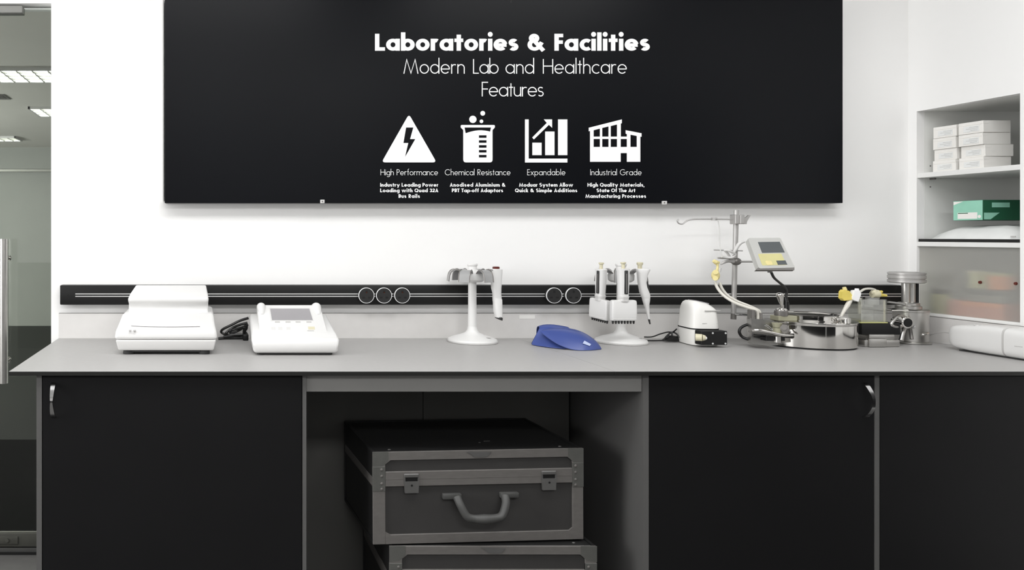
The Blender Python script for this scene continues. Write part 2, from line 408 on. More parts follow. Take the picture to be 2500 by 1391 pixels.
    if ch == 'M':
        e = .98+w*.7
        S.append([(h, 0), (e*.22, 1-h), (e*.5, h), (e*.78, 1-h), (e-h, 0)]); return e, S, dots
    if ch == 'A':
        e = .70+w*.6; S.append([(h, 0), (e/2, 1-h*.6), (e-h, 0)]); S.append([(e*.22, .30), (e*.78, .30)]); return e, S, dots
    if ch == 'T':
        e = .46+w*.8; S.append([(0, ct), (e, ct)]); S.append([(e/2, 0), (e/2, 1)]); return e, S, dots
    if ch in 'PRB':
        r = .235 if ch != 'B' else .215
        e = .16
        top = [(h, ct), (h+e, ct)]+arc(h+e, ct-r, r*1.1, r, 90, -90, 16)[1:]+[(h, ct-2*r)]
        S.append([(h, 0), (h, 1)]); S.append(top)
        if ch == 'R': S.append([(h+e*.8, ct-2*r), (h+e+r*1.05, 0)])
        if ch == 'B':
            r2 = (ct-2*r-h)/2
            S.append([(h, ct-2*r), (h+e+.02, ct-2*r)]+arc(h+e+.02, h+r2, r2*1.05, r2, 90, -90, 16)[1:]+[(h, h)])
            return e+w+r2*1.05+.02, S, dots
        return e+w+r*1.1, S, dots
    if ch in 'CGOQ':
        r = .5-v; cx = r+h
        if ch in 'OQ':
            S.append(arc(cx, .5, r, r, 0, 360, 44))
            if ch == 'Q': S.append([(cx+r*.15, .32), (cx+r*.95, 0.0)])
            return 2*r+w, S, dots
        if ch == 'C': S.append(arc(cx, .5, r, r, 42, 318, 36)); return cx+r*.82, S, dots
        S.append(arc(cx, .5, r, r, 48, 355, 38)); S.append([(cx+r*.05, .5-h*.3), (2*cx-h*.6, .5-h*.3)]); return 2*r+w, S, dots
    if ch == '3':
        S.append(arc(.25+h*.4, .74-h*.4, .20, .26-h*.6, 165, -90, 16)); S.append(arc(.25+h*.4, .26+h*.1, .235, .26-h*.9, 90, -165, 18)); return .52+h*.9, S, dots
    if ch == '2':
        S.append(arc(.26+h*.4, .73-h*.4, .22, .27-h*.6, 170, -35, 14)+[(h*.9, h), (.52+h*.8, h)]); return .52+h*.9, S, dots
    if ch == '&':
        u = .235+h*.55; ru = .145+h*.12; rl = .5*(.60-v)
        S.append(arc(u+.07, 1-v-ru, ru*1.05, ru, 0, 360, 26))
        S.append(arc(h+rl*1.1, v+rl, rl*1.1, rl, 95, 318, 24)+[(.66+h*1.2, .50)])
        S.append([(u-.06, .74), (.68+w*.9, 0)]); S.append([(u+.20, .66), (h+rl*.7, v+2*rl-.02)])
        return .70+w*1.2, S, dots
    if ch == '-': S.append([(0, .33), (.26, .33)]); return .26, S, dots
    if ch == ',': S.append([(h*1.1, h), (h*.3, -.16)]); return w*.9, S, dots
    return .5, S, dots
def ribbon(mb, pts, w, f, wy=None):
    wy = wy or w
    cl = (Vector(pts[0]+(0,))-Vector(pts[-1]+(0,))).length < 1e-5
    P = [Vector((p[0], p[1])) for p in pts]
    if cl: P = P[:-1]
    Q = [P[0]]
    for p in P[1:]:
        if (p-Q[-1]).length > 1e-5: Q.append(p)
    P = Q; n = len(P); a, b = [], []
    for i in range(n):
        p0 = P[i-1] if (i > 0 or cl) else None; p1 = P[(i+1) % n] if (i < n-1 or cl) else None
        d0 = (P[i]-p0).normalized() if p0 is not None else None
        d1 = (p1-P[i]).normalized() if p1 is not None else None
        t0 = d0 or d1; t1 = d1 or d0
        n0 = Vector((-t0.y, t0.x)); n1 = Vector((-t1.y, t1.x))
        m = n0+n1
        m = m.normalized() if m.length > 1e-4 else n0
        k = min(1/max(m.dot(n0), 0.30), 2.2)
        e = Vector((m.x*k*w/2, m.y*k*wy/2))
        a.append(P[i]+e); b.append(P[i]-e)
    va = [mb.bm.verts.new(f(*p)) for p in a]; vb = [mb.bm.verts.new(f(*p)) for p in b]
    for i in range(n if cl else n-1):
        j = (i+1) % n; mb._face([va[i], va[j], vb[j], vb[i]])
BD = 3.04                      # face of the board
def text(mb, s, px0, px1, base, cap, w, xh):
    """lettering fitted between px0 and px1, baseline and cap height in photo pixels on the board's face"""
    gl = [glyph(c, w, xh) for c in s]
    sb = 0.06 if w < .12 else 0.03
    nat = sum(g[0] for g in gl)*cap; n = max(1, len(s)-1)
    gap = (px1-px0-nat)/n
    sx = 1.0
    lo = sb*cap*.6
    if gap < lo:
        sx = (px1-px0-lo*n)/nat; gap = lo
    if len(s) == 1: sx = (px1-px0)/nat; gap = 0
    x = px0; k = 0
    for ad, S, dots in gl:
        for st in S:
            k += 1; yy = BD-.0008-.00002*(k % 5)
            ribbon(mb, st, w, wy=w*.8 if w > .12 else w, f=lambda u, v, x=x, yy=yy: Vector((XX(x+u*cap*sx, BD), yy, ZZ(base-v*cap, BD))))
        for dx, dy, r in dots:
            vs = [mb.bm.verts.new((XX(x+(dx*sx+r*math.cos(t*PI/12))*cap, BD), BD-.0008, ZZ(base-(dy+r*math.sin(t*PI/12))*cap, BD))) for t in range(24)]
            mb._face(vs)
        x += ad*cap*sx+gap
    return mb
bd = thing('display_board', 'long black wall board lettered with a laboratory heading and four white icons', 'board', (XX(1230, BD), BD, ZZ(495, BD)))
bx0, bx1, bz0 = XX(402, BD), XX(2058, BD), ZZ(495.5, BD)
obj('panel', MB().box(bx0, bx1, BD, WY-.0012, bz0, 2.284, .0015, 1), 'board', bd)
obj('edge_strip', MB().box(XX(396.5, 3.06), XX(399.5, 3.06), 3.06, WY-.0012, bz0+.01, 2.284), 'white2', bd)
obj('seam_notch', MB().box(XX(1246, BD), XX(1249, BD), BD-.0006, BD+.01, ZZ(7, BD), 2.2845), 'hole', bd)
for px, py in ((787, 491.5), (1622, 494.5)):
    c = obj('clip', MB().box(XX(px-5, 3.035), XX(px+5, 3.035), 3.030, BD+.001, ZZ(py+4.5, 3.035), ZZ(py-4, 3.035), .001), 'white2', bd)
    obj('screw', MB().cyl((XX(px, 3.03), 3.0305, ZZ(py, 3.03)), (XX(px, 3.03), 3.029, ZZ(py, 3.03)), .003, seg=12), 'gun', c)
for s, a, b in (('Laboratories', 915.3, 1265.5), ('&', 1287.5, 1331), ('Facilities', 1353.2, 1586.3)):
    t = MB(); text(t, s, a, b, 124, 41.5, .262, .71); obj('heading_lettering', t, 'ink', bd, flat=True)
for s, a, b, y in (('Modern', 984.7, 1134.4, 180), ('Lab', 1154.7, 1217, 180), ('and', 1234, 1303.8, 180), ('Healthcare', 1325, 1530, 180), ('Features', 1176, 1327, 235.5)):
    t = MB(); text(t, s, a, b, y, 35.8, .068, .655); obj('subheading_lettering', t, 'ink', bd, flat=True)
for s, a, b in (('High Performance', 929, 1069), ('Chemical Resistance', 1086, 1246), ('Expandable', 1287, 1380), ('Industrial Grade', 1441, 1566)):
    t = MB(); text(t, s, a, b, 427.6, 14.4, .075, .65); obj('caption_lettering', t, 'ink', bd, flat=True)
for lines in ((('Industry Leading Power', 928, 1070, 455), ('Loading with Quad 32A', 928, 1070, 468.5), ('Bus Rails', 973, 1025, 482.3)),
              (('Anodised Aluminium &', 1098, 1234, 455), ('PBT Tap-off Adaptors', 1103, 1228, 468.5)),
              (('Moduar System Allow', 1267, 1399, 455), ('Quick & Simple Additions', 1257, 1409, 468.5)),
              (('High Quality Materials,', 1434, 1573, 455), ('State Of The Art', 1456, 1551, 468.5), ('Manufacturing Processes', 1429, 1577, 482.3))):
    t = MB()
    for s, a, b, y in lines: text(t, s, a, b, y+.6, 9.0, .235, .68)
    obj('description_lettering', t, 'ink', bd, flat=True)
# icons, drawn in the pixels of a 700 x 250 window whose corner is (900, 260), 3.571 to one
fi = lambda u, v: Vector((XX(900+u/3.5714, BD), BD-.0009, ZZ(260+v/3.5714, BD)))
def rpoly(pts, r, n=6):
    out = []; m = len(pts)
    for i in range(m):
        p = Vector(pts[i]); a = (Vector(pts[i-1])-p); b = (Vector(pts[(i+1) % m])-p)
        if isinstance(r, (list, tuple)): rr = r[i]
        else: rr = r
        if rr <= 0: out.append(tuple(p)); continue
        a.normalize(); b.normalize()
        half = a.angle(b)/2; L = rr/math.tan(half)
        q0, q1 = p+a*L, p+b*L
        for k in range(n+1):
            tt = k/n
            out.append(tuple(q0*(1-tt)**2+p*2*tt*(1-tt)+q1*tt**2))
    return out
def rect(x0, y0, x1, y1): return [(x0, y0), (x1, y0), (x1, y1), (x0, y1)]
t = MB(); t.fill([rpoly([(351, 66), (592, 487), (112, 487)], 20), [(326, 183), (389, 183), (361, 284), (406, 284), (317, 439), (345, 318), (303, 318)]], fi)
obj('warning_icon', t, 'ink', bd, flat=True)
t = MB()
bk = rpoly([(802, 161), (1100, 161), (1100, 183), (1080, 205), (1080, 487), (824, 487), (824, 205), (802, 183)], [10, 10, 8, 14, 26, 26, 14, 8])
wave = [(836, 183), (1066, 183), (1058, 219)]+[(1058-13-(199*i/10), 219-14*math.sin(PI*(i/10)*.95+.3)+8*(i/10)**2*1.4) for i in range(0, 11)]+[(843, 224)]
t.fill([bk, wave]+[rect(961, y, 1027, y+22) for y in (251, 294, 337, 379, 422)], fi)
for cx, cy, r in ((908, 112, 32), (994, 59, 21), (983, 129, 16)):
    t.fill([[(cx+r*math.cos(a*PI/16), cy+r*math.sin(a*PI/16)) for a in range(32)]], fi)
obj('beaker_icon', t, 'ink', bd, flat=True)
t = MB()
t.fill([[(1362, 112), (1395, 112), (1395, 454), (1732, 454), (1732, 488), (1362, 488)]], fi)
for r in (rect(1426, 315, 1508, 424), rect(1538, 218, 1620, 424), rect(1650, 112, 1732, 424)): t.fill([r], fi)
t.fill([[(1425, 270), (1552, 143), (1526, 112), (1599, 112), (1599, 186), (1571, 160), (1440, 287)]], fi)
obj('chart_icon', t, 'ink', bd, flat=True)
t = MB()
out = [(1918, 185), (2207, 112), (2207, 145), (2198, 149), (2198, 262), (2250, 262), (2250, 240), (2239, 237), (2239, 206), (2379, 233), (2379, 264), (2368, 262), (2368, 482), (2250, 482), (2250, 406), (2197, 406), (2197, 482), (1929, 482), (1929, 213), (1918, 216)]
holes = [[(1961, 207), (2015, 193), (2015, 262), (1961, 262)], [(2036, 187), (2090, 174), (2090, 262), (2036, 262)], [(2110, 170), (2164, 157), (2164, 262), (2110, 262)],
         rect(1961, 283, 2015, 352), rect(2036, 283, 2090, 352), rect(2110, 283, 2164, 352), rect(2197, 283, 2250, 352), [(2282, 246), (2336, 257), (2336, 352), (2282, 352)]]
t.fill([out]+holes, fi)
obj('factory_icon', t, 'ink', bd, flat=True)
struct('dark_reflection_strip', MB().box(-3.9, RX-.01, -2.6, -2.55, 0, 1.0), 'black')  # unseen dark strip added for the polished steel to reflect
struct('dark_reflection_panel', MB().box(RX-.03, RX-.001, -1.6, 1.75, .0, 2.1, .003), 'black')  # no real door: unseen dark panel added to darken the vessel's reflections
# ================================================================ POWER TRACK
TD = 3.055
tk = thing('power_track', 'long black power track with two bright lines on the wall above the worktop', 'power track', (1.0, 3.08, ZZ(744, TD)))
obj('housing', MB().box(XX(146, TD), 2.79, TD, WY-.001, ZZ(744, TD), ZZ(696, TD), .004), 'rail', tk)
for py in (717.3, 723.2):
    obj('contact_strip', MB().box(XX(184, TD), 2.785, TD-.0015, TD+.002, ZZ(py+1.1, TD), ZZ(py-1.1, TD)), 'strip', tk)
obj('slot', MB().box(XX(184, TD), 2.785, TD-.0006, TD+.002, ZZ(722, TD), ZZ(718.5, TD)), 'hole', tk)
obj('end_screw', MB().lathey([(.004, TD), (.004, TD-.001), (.001, TD-.0012)], (XX(164, TD), 0, ZZ(720, TD)), 16), 'hole', tk)
SD = 3.035
sk = thing('socket_adaptor', 'round black socket with a bright ring, first of three', 'socket', (0, SD, 0), 'round sockets on the power track')
r = 19.2*SD/FPX
obj('body', MB().lathey([(r*.96, TD-.001), (r*.96, SD+.003), (r*.9, SD)], (0, 0, 0)), 'face', sk)
obj('ring', MB().lathey([(r*.93, SD), (r, SD+.001), (r, SD+.005), (r*.93, SD+.006)], (0, 0, 0)).lathey([(r, SD-.0015), (r, SD+.004)], (0, 0, 0)), 'ink', sk)
obj('socket_face', MB().lathey([(r*.935, SD+.001), (r*.935, SD-.0018), (r*.915, SD-.0025), (.0002, SD-.0025)], (0, 0, 0)), 'face', sk)
q = SD/FPX
def slot(cx, cy, w, h): return MB().box((cx-w/2)*q, (cx+w/2)*q, SD-.0031, SD-.002, (-cy-h/2)*q, (-cy+h/2)*q)
obj('earth_slot', slot(0, -9.5, 5, 6), 'hole', sk)
obj('pin_slot', slot(-7.2, 5, 6.5, 4.5), 'hole', sk); obj('pin_slot', slot(7.2, 5, 6.5, 4.5), 'hole', sk)
cpr = obj('copper_contact', slot(.3, -7.4, 3, 2.6).box(-.0003, .0003, SD-.0034, SD-.003, 9*q, 9.6*q), 'copper', sk)
spots = [(894.5, 'round black bright-ringed socket, first of the three, beside the white screen machine'),
         (937.5, 'round black socket with a bright ring, middle one of the three on the power track'),
         (982, 'round black socket with a bright ring, last of the three, towards the white pipette stand'),
         (1353, 'round black socket with a thin ring above the blue cover, first of the pair'),
         (1400, 'round black socket with a thin ring, second of the pair, beside the hanging pipettes')]
for i, (px, lab) in enumerate(spots):
    loc = (XX(px, SD), SD, ZZ(721, SD))
    if i == 0: sk.location = loc; sk['label'] = lab
    else:
        k = dup(sk, loc, 0, lab)
        if i > 2:
            for c in list(k.children):
                if c.name.startswith('copper'): bpy.data.objects.remove(c)
# ================================================================ BENCH
FY, BY = 2.336, 3.085          # front and back of the worktop
JX = XX(1503, FY)
def worktop(x0, x1, lab, lipped):
    t = thing('worktop', lab, 'worktop', ((x0+x1)/2, 2.7, CT-.0127), 'grey worktops')
    obj('slab', MB().box(x0, x1, FY+.0015, WY, CT-.0115, CT), 'top', t)
    e = MB().box(x0, x1, FY, FY+.0016, CT-.0127, CT-.0006).box(x0, x1, FY+.001, FY+.06, CT-.0127, CT-.0114)
    if lipped: e.box(x0-.0008, x0, FY, BY, CT-.0127, CT-.0006)
    obj('black_edge', e, 'edge', t)
worktop(-.632, JX-.0006, 'long grey worktop with a black front edge, under the white bench machines', True)
worktop(JX+.0006, RX, 'grey worktop piece with a black front edge, under the steel vessel', False)
u = thing('upstand', 'low pale grey upstand along the back of the worktop, below the power track', 'upstand', (1, 3.09, CT))
obj('board', MB().box(-.631, RX-.016, BY, WY, CT, 1.0, .0008, 1), 'upst', u)
obj('top_shadow_line', MB().box(-.631, RX-.016, BY+.002, WY, 1.0, 1.0012), 'gun', u)  # dark strip stands in for the shadow line along the upstand top
obj('sticker', MB().box(XX(1268, BY), XX(1306, BY), BY-.0008, BY, ZZ(778, BY), ZZ(769, BY)), 'ivory', u)['label'] = 'white paper sticker'
u = thing('upstand', 'short pale grey upstand along the wall under the white shelves', 'upstand', (RX-.008, 2.7, CT))
obj('board', MB().box(RX-.016, RX, FY, WY, CT, .998, .0008, 1), 'upst', u)
obj('top_shadow_line', MB().box(RX-.016, RX, FY, WY, .998, .9995), 'gun', u)  # same modelled shadow line on the short upstand
CF = 2.352                     # cabinet fronts
CTOP = CT-.0128
def handle(x, parent):
    z0, z1 = ZZ(1018, CF), ZZ(935, CF); zm = (z0+z1)/2
    m = MB(); rs = []
    for i in range(21):
        a = i/20; s_ = math.sin(PI*a)
        y = CF-.001-.033*s_**.8; z = z0+(z1-z0)*a
        wd = .0035+.0035*abs(math.cos(PI*a))
        dy, dz = math.cos(PI*a)*-.033*PI, (z1-z0)
        L = math.hypot(dy, dz); ny, nz = dz/L*.0026, -dy/L*.0026
        rs.append([(x-wd, y-ny, z-nz), (x+wd, y-ny, z-nz), (x+wd, y+ny, z+nz), (x-wd, y+ny, z+nz)])
    m.rings(rs)
    return obj('handle', m, 'chrome', parent, ang=60)
xa, xb, xc, xd = XX(89, CF), XX(102, CF), XX(738.5, CF), XX(748, CF)
t = thing('base_cabinet', 'charcoal cabinet under the white bench machines, its handle by the glass door', 'cabinet', (-.13, 2.6, 0), 'charcoal cabinets under the worktop')
obj('side_panel', MB().box(xa, xb, CF, 3.0, .03, CTOP), 'grey', t); obj('side_panel', MB().box(xc, xd, CF, 2.95, .0, CTOP), 'grey', t)
dd = obj('door', MB().box(xb+.002, xc-.002, CF+.001, CF+.019, .10, CTOP-.004, .0008, 1), 'black', t)
handle(-.4965, dd)
obj('plinth', MB().box(xb, xc, CF+.05, CF+.065, 0, .10), 'black', t); obj('carcass', MB().box(xb, xc, 2.96, 2.975, .1, CTOP).box(xb, xc, CF+.03, 2.96, .1, .118), 'greyd', t)
xe, xf, xg, xh_ = XX(1570, CF), XX(1584, CF), XX(2136, CF), XX(2147, CF)
t = thing('base_cabinet', 'charcoal cabinet under the steel vessel, with a curved handle at its far edge', 'cabinet', (1.7, 2.6, 0), 'charcoal cabinets under the worktop')
obj('side_panel', MB().box(xe, xf, CF, 2.95, .0, CTOP), 'grey', t); obj('side_panel', MB().box(xg, xh_, CF, 2.95, .0, CTOP), 'grey', t)
dd = obj('door', MB().box(xf+.002, xg-.002, CF+.001, CF+.019, .10, CTOP-.004, .0008, 1), 'black', t)
handle(2.030, dd)
obj('plinth', MB().box(xf, xg, CF+.05, CF+.065, 0, .10), 'black', t); obj('carcass', MB().box(xf, xg, 2.96, 2.975, .1, CTOP).box(xf, xg, CF+.03, 2.96, .1, .118), 'greyd', t)
t = thing('base_cabinet', 'plain charcoal cabinet in the corner below the white shelves, no handle showing', 'cabinet', (2.45, 2.6, 0), 'charcoal cabinets under the worktop')
obj('door', MB().box(xh_+.0022, RX-.004, CF+.001, CF+.019, .10, CTOP-.004, .0008, 1), 'black', t)
obj('plinth', MB().box(xh_+.001, RX-.003, CF+.05, CF+.065, 0, .10), 'black', t); obj('carcass', MB().box(xh_+.001, RX-.004, 2.96, 2.975, .1, CTOP).box(xh_+.001, RX-.004, CF+.03, 2.96, .1, .118), 'greyd', t)
tag(obj('apron_rail', MB().box(xd+.0005, xe-.0005, CF+.006, CF+.024, ZZ(957, CF), CTOP-.0005, .001, 1), 'apron'), 'plain grey rail across the knee space, just under the worktop', 'rail')
KB = 2.825
t = thing('back_panel', 'dark grey back board of the knee space behind the metal cases', 'panel', (.8, KB, 0))
sx_ = XX(1033, KB)
obj('board', MB().box(xd+.0005, sx_-.0012, KB, KB+.015, 0, CTOP-.001), 'greyd', t); obj('board', MB().box(sx_+.0012, xe-.008, KB, KB+.015, 0, CTOP-.001), 'greyd', t)
# ================================================================ METAL CASES
def make_case(w, dp, ht, label):
    t = thing('metal_case', label, 'case', (0, 0, 0), 'metal cases stacked in the knee space')
    obj('shell', MB().box(.006, w-.006, .006, dp-.004, .004, ht-.006), 'casep', t)
    obj('lid_panel', MB().box(.012, w-.012, .012, dp-.012, ht-.008, ht-.002, .001, 1), 'caset', t)
    obj('side_panel', MB().box(.002, .008, .012, dp-.01, .012, ht-.012), 'caset', t); obj('side_panel', MB().box(w-.008, w-.002, .012, dp-.01, .012, ht-.012), 'caset', t)
    fl, ft, fb = .040, .027, .030
    e = MB()
    e.box(0, fl, 0, .007, 0, ht, .0015, 1); e.box(w-.036, w, 0, .007, 0, ht, .0015, 1)
    e.box(fl-.001, w-.035, .0004, .007, ht-ft, ht, .001, 1); e.box(fl-.001, w-.035, .0004, .007, 0, fb, .001, 1)
    def gus(pts): e.prism([(x, .0004, z) for x, z in pts], (0, 1, 0), .006)
    k = .017
    gus([(fl-.002, ht-ft+.001), (fl+k, ht-ft+.001), (fl-.002, ht-ft-k*.8)]); gus([(w-.034, ht-ft+.001), (w-.036-k, ht-ft+.001), (w-.034, ht-ft-k*.8)])
    gus([(fl-.002, fb-.001), (fl+k, fb-.001), (fl-.002, fb+k*.6)]); gus([(w-.034, fb-.001), (w-.036-k*.7, fb-.001), (w-.034, fb+k*.6)])
    obj('front_frame', e, 'alu', t)
    e = MB()
    for x0, x1 in ((0, .011), (w-.011, w)):
        e.box(x0, x1, .006, dp, ht-.011, ht-.0005); e.box(x0, x1, .006, dp, 0, .011); e.box(x0, x1, dp-.011, dp, 0, ht)
    e.box(0, w, dp-.011, dp, ht-.011, ht-.0005); e.box(0, w, dp-.011, dp, 0, .011)
    obj('edge_trim', e, 'caset', t)
    z0, z1 = ht*(1-.375), ht*(1-.215)
    b = MB().box(fl, w-.036, -.0008, .007, z0, z1, .0012, 1).box(fl, w-.036, -.0014, 0, (z0+z1)/2-.0006, (z0+z1)/2+.0006)
    b.box(.0005, .005, .01, dp-.01, z0, z1-.02)
    obj('middle_band', b, 'alu', t)
    for side in (0, 1):
        c = MB(); x0, x1 = (-.0008, fl) if side == 0 else (w-.036, w+.0008)
        c.box(x0, x1, -.0012, .006, ht*.575, ht*.845, .001, 1)
        p = obj('corner_plate', c, 'corner', t)
        rv = MB(); rx_ = fl-.012 if side == 0 else w-.026
        for z in (.60, .66, .74, .81): rv.ball((rx_, -.0012, ht*z), .0045, (1, .5, 1), 12)
        obj('rivet', rv, 'alu', p)
        c = MB(); x0, x1 = (-.0006, .05) if side == 0 else (w-.05, w+.0006)
        c.prism([(x0, -.0004, ht+.0004), (x1, -.0004, ht+.0004), (x1, -.0004, ht-ft), (x0+(.032 if side == 0 else .016), -.0004, ht-ft-.018), (x0 if side == 0 else x1, -.0004, ht-.05)] if side == 0 else
                [(x1, -.0004, ht+.0004), (x0, -.0004, ht+.0004), (x0, -.0004, ht-ft), (x1-.032, -.0004, ht-ft-.018), (x1, -.0004, ht-.05)], (0, 1, 0), .001)
        obj('corner_plate', c, 'corner', t)
    for u_ in (.18, .832):
        xx = w*u_; zt = ht*(1-.245)
        l = obj('latch', MB().box(xx-.024, xx+.024, -.005, .001, zt-.010, zt+.002, .002, 1).box(xx-.024, xx-.020, -.004, .001, zt-.024, zt-.004).box(xx+.020, xx+.024, -.004, .001, zt-.024, zt-.004)
                .prism([(xx-.0235, -.006, zt-.022), (xx+.0235, -.006, zt-.022), (xx+.0215, -.006, zt-.058), (xx-.0215, -.006, zt-.058)], (0, 1, 0), .007), 'latch', t)
        obj('latch_slot', MB().box(xx-.0195, xx+.0195, -.0022, .0, zt-.022, zt-.009), 'hole', l)
        obj('keyhole', MB().lathey([(.0032, -.006), (.0032, -.0068), (.001, -.0068)], (xx, 0, zt-.034), 12), 'hole', l)
    hx0, hx1 = w*.325, w*.685; zt = ht*(1-.495); zb = ht*(1-.69)
    g = MB()
    pts = [(hx0+.045, -.008, zt), (hx0+.050, -.024, zt-.02), (hx0+.066, -.034, zb+.006), (hx0+.088, -.036, zb-.002), ((hx0+hx1)/2, -.037, zb-.004), (hx1-.088, -.036, zb-.002), (hx1-.066, -.034, zb+.006), (hx1-.050, -.024, zt-.02), (hx1-.045, -.008, zt)]
    g.tube(pts, .013, 14, radii=[.013, .0125, .0125, .0125, .0155, .0125, .0125, .0125, .013])
    g.box(hx0, hx0+.060, -.010, .006, zt-.007, zt+.010, .003); g.box(hx1-.060, hx1, -.010, .006, zt-.007, zt+.010, .003)
    obj('carry_handle', g, 'grip', t)
    obj('sticker', MB().prism([(w*.44, -.0012, ht-.004), (w*.56, -.0012, ht-.006), (w*.545, -.0012, ht-.017), (w*.53, -.0012, ht-.022), (w*.48, -.0012, ht-.022), (w*.465, -.0012, ht-.013)], (0, 1, 0), .001), 'latch', t)['label'] = 'torn paper sticker'
    b = MB()
    for x in (w*.09, w*.91): b.ball((x, .03, ht-.001), .004, (1.3, 1, .5), 12)
    obj('rivet', b, 'latch', t)
    return t
EY = 2.372
x0 = XX(951, EY); wl = XX(1457, EY)-x0
c1 = make_case(wl, .42, .3425, 'lower metal case on the floor under the other, cut off by the photo edge')
c1.location = (x0, EY, 0)
c2 = make_case(.682, .400, .2915, 'upper metal case with two latches and a grey carry handle, lying on another case')
c2.location = (XX(911, 2.378), 2.378, .3445); c2.rotation_euler = (0, math.radians(-.25), math.radians(3.0))
obj('scuff_mark', MB().box(.40, .42, .10, .104, .2912, .2922).box(.375, .382, .085, .088, .2912, .2922), 'latch', None).parent = c2
# ================================================================ WHITE BENCH MACHINES
CX = -.166
t = thing('thermal_cycler', 'tall white bench machine with a raised lid, beside the glass door', 'lab machine', (CX, 2.8, CT))
obj('base', MB().wedge(CX, [(2.655, .952, .1822), (2.662, .985, .179), (2.70, 1.004, .1735), (2.78, 1.0317, .1685), (2.99, 1.040, .163), (2.99, .952, .168)], .011, 3), 'white', t)
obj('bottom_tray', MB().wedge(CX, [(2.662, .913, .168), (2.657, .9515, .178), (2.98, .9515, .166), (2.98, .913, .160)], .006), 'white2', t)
lid = obj('lid', MB().wedge(CX, [(2.79, 1.015, .1515), (2.812, 1.040, .1495), (2.812, 1.062, .149), (2.797, 1.0745, .1505), (2.800, 1.089, .1495), (2.845, 1.103, .1465), (2.975, 1.1245, .139), (2.995, 1.112, .139), (2.995, 1.015, .145)], .010, 3), 'white', t)
obj('seam_line', MB().tube([(CX-.125, 2.6825, .998), (CX-.05, 2.679, .9955), (CX+.03, 2.678, .995), (CX+.12, 2.680, .9965)], .0011, 6), 'screen', t)
obj('indicator', MB().box(XX(318, 2.66)-.004, XX(318, 2.66)+.004, 2.653, 2.661, ZZ(808, 2.66), ZZ(805, 2.66)).box(XX(329, 2.66)-.004, XX(329, 2.66)+.004, 2.653, 2.661, ZZ(808, 2.66), ZZ(805, 2.66)), 'btn', t)
for sx in (-1, 1):
    for y in (2.69, 2.95): obj('foot', MB().lathe([(.019, CT), (.020, CT+.004), (.018, .914)], (CX+sx*.135, y, 0), 20), 'foot', t)
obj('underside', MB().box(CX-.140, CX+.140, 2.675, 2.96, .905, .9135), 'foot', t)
AX = .290
t = thing('benchtop_analyser', 'low white bench machine with a grey screen, in front of the black cable bundle', 'lab machine', (AX, 2.78, CT))
obj('base', MB().wedge(AX, [(2.645, .906, .146), (2.640, .936, .1545), (2.650, .9585, .1545), (2.70, .972, .1535), (2.93, 1.016, .151), (2.93, .906, .146)], .011, 3), 'white', t)
cz = lambda y: .966+(y-2.69)*.423
con = MB().wedge(AX, [(2.665, .950, .123), (2.69, cz(2.69), .124), (2.895, cz(2.895), .122), (2.915, cz(2.895)-.006, .121), (2.922, .99, .121), (2.69, .95, .123)], .010, 3)
for sx in (-1, 1):
    con.tube([(AX+sx*.106, 2.83, cz(2.83)-.008), (AX+sx*.106, 2.88, cz(2.88)-.003), (AX+sx*.104, 2.912, cz(2.89)-.010)], .017, 16, radii=[.010, .0175, .017])
obj('console', con, 'white', t)
def slope(px, py, lift):
    # a point on the sloping console seen at the photo pixel (px, py)
    dz = (VY-py)/FPX     # z = EYE + dz*y ; plane z = cz(y)+lift
    y = (EYE-(.966-2.69*.423)-lift)/(.423-dz)
    return Vector((XX(px, y), y, EYE+dz*y))
def slab(pxs, lift, th):
    p = [slope(a, b, lift) for a, b in pxs]
    return MB().prism(p, (0, .39, -.92), th)
obj('screen_bezel', slab([(656, 751), (757, 751), (766, 783), (661, 783)], .0006, .004), 'white2', t)
obj('screen', slab([(659.5, 753), (755, 753), (763.6, 781), (664, 781)], .0012, .004), 'screen', t)
for px in (677, 703, 727.5, 754):
    obj('button', slab([(px-6, 784), (px+6, 784), (px+6.5, 787), (px-5.5, 787)], .0008, .003), 'btn', t)
for px in (667, 684, 704):
    obj('button', slab([(px-5, 798), (px+5, 798), (px+5.5, 804), (px-4.5, 804)], .0006, .003), 'white2', t)
obj('button', slab([(752, 797), (768, 797), (769, 804), (753, 804)], .0006, .003), 'cream', t)['label'] = 'pale yellow button'
obj('logo_strip', slab([(750, 806), (766, 806), (766.5, 808), (750.5, 808)], .0006, .003), 'btn', t)
for sx in (-1, 1):
    for y in (2.68, 2.88): obj('foot', MB().lathe([(.014, CT), (.013, .907)], (AX+sx*.12, y, 0), 16), 'foot', t)
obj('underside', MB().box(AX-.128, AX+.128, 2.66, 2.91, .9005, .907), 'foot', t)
# cable bundle
D = 3.05
def cab(p, r=.0052, dz=0): return MB().tube([W(a, b, D+dz+.004*math.sin(i*1.7)) for i, (a, b) in enumerate(p)], r, 8)
t = thing('cable_bundle', 'black power cable coiled in loops between the two white bench machines', 'cable', W(575, 828, D))
m = cab([(607, 776), (585, 783), (565, 793), (545, 803), (540, 810), (548, 815), (562, 817), (590, 817), (606, 820)])
for p, r in (([(604, 788), (588, 792), (568, 800), (552, 813), (556, 820), (575, 822), (602, 822)], .0052), ([(606, 792), (590, 799), (572, 804), (560, 808), (566, 812), (580, 808), (594, 800), (604, 795)], .0048),
             ([(600, 795), (596, 808), (597, 820), (601, 829)], .006), ([(603, 792), (602, 802), (598, 808), (604, 818), (603, 828)], .005), ([(533, 826), (550, 825), (575, 825), (600, 824)], .0056), ([(546, 822), (570, 819), (592, 820), (604, 826)], .0056)):
    m.tube([W(a, b, D-.008+.006*(i % 3)) for i, (a, b) in enumerate(p)], r, 8)
obj('cord', m, 'cable', t)
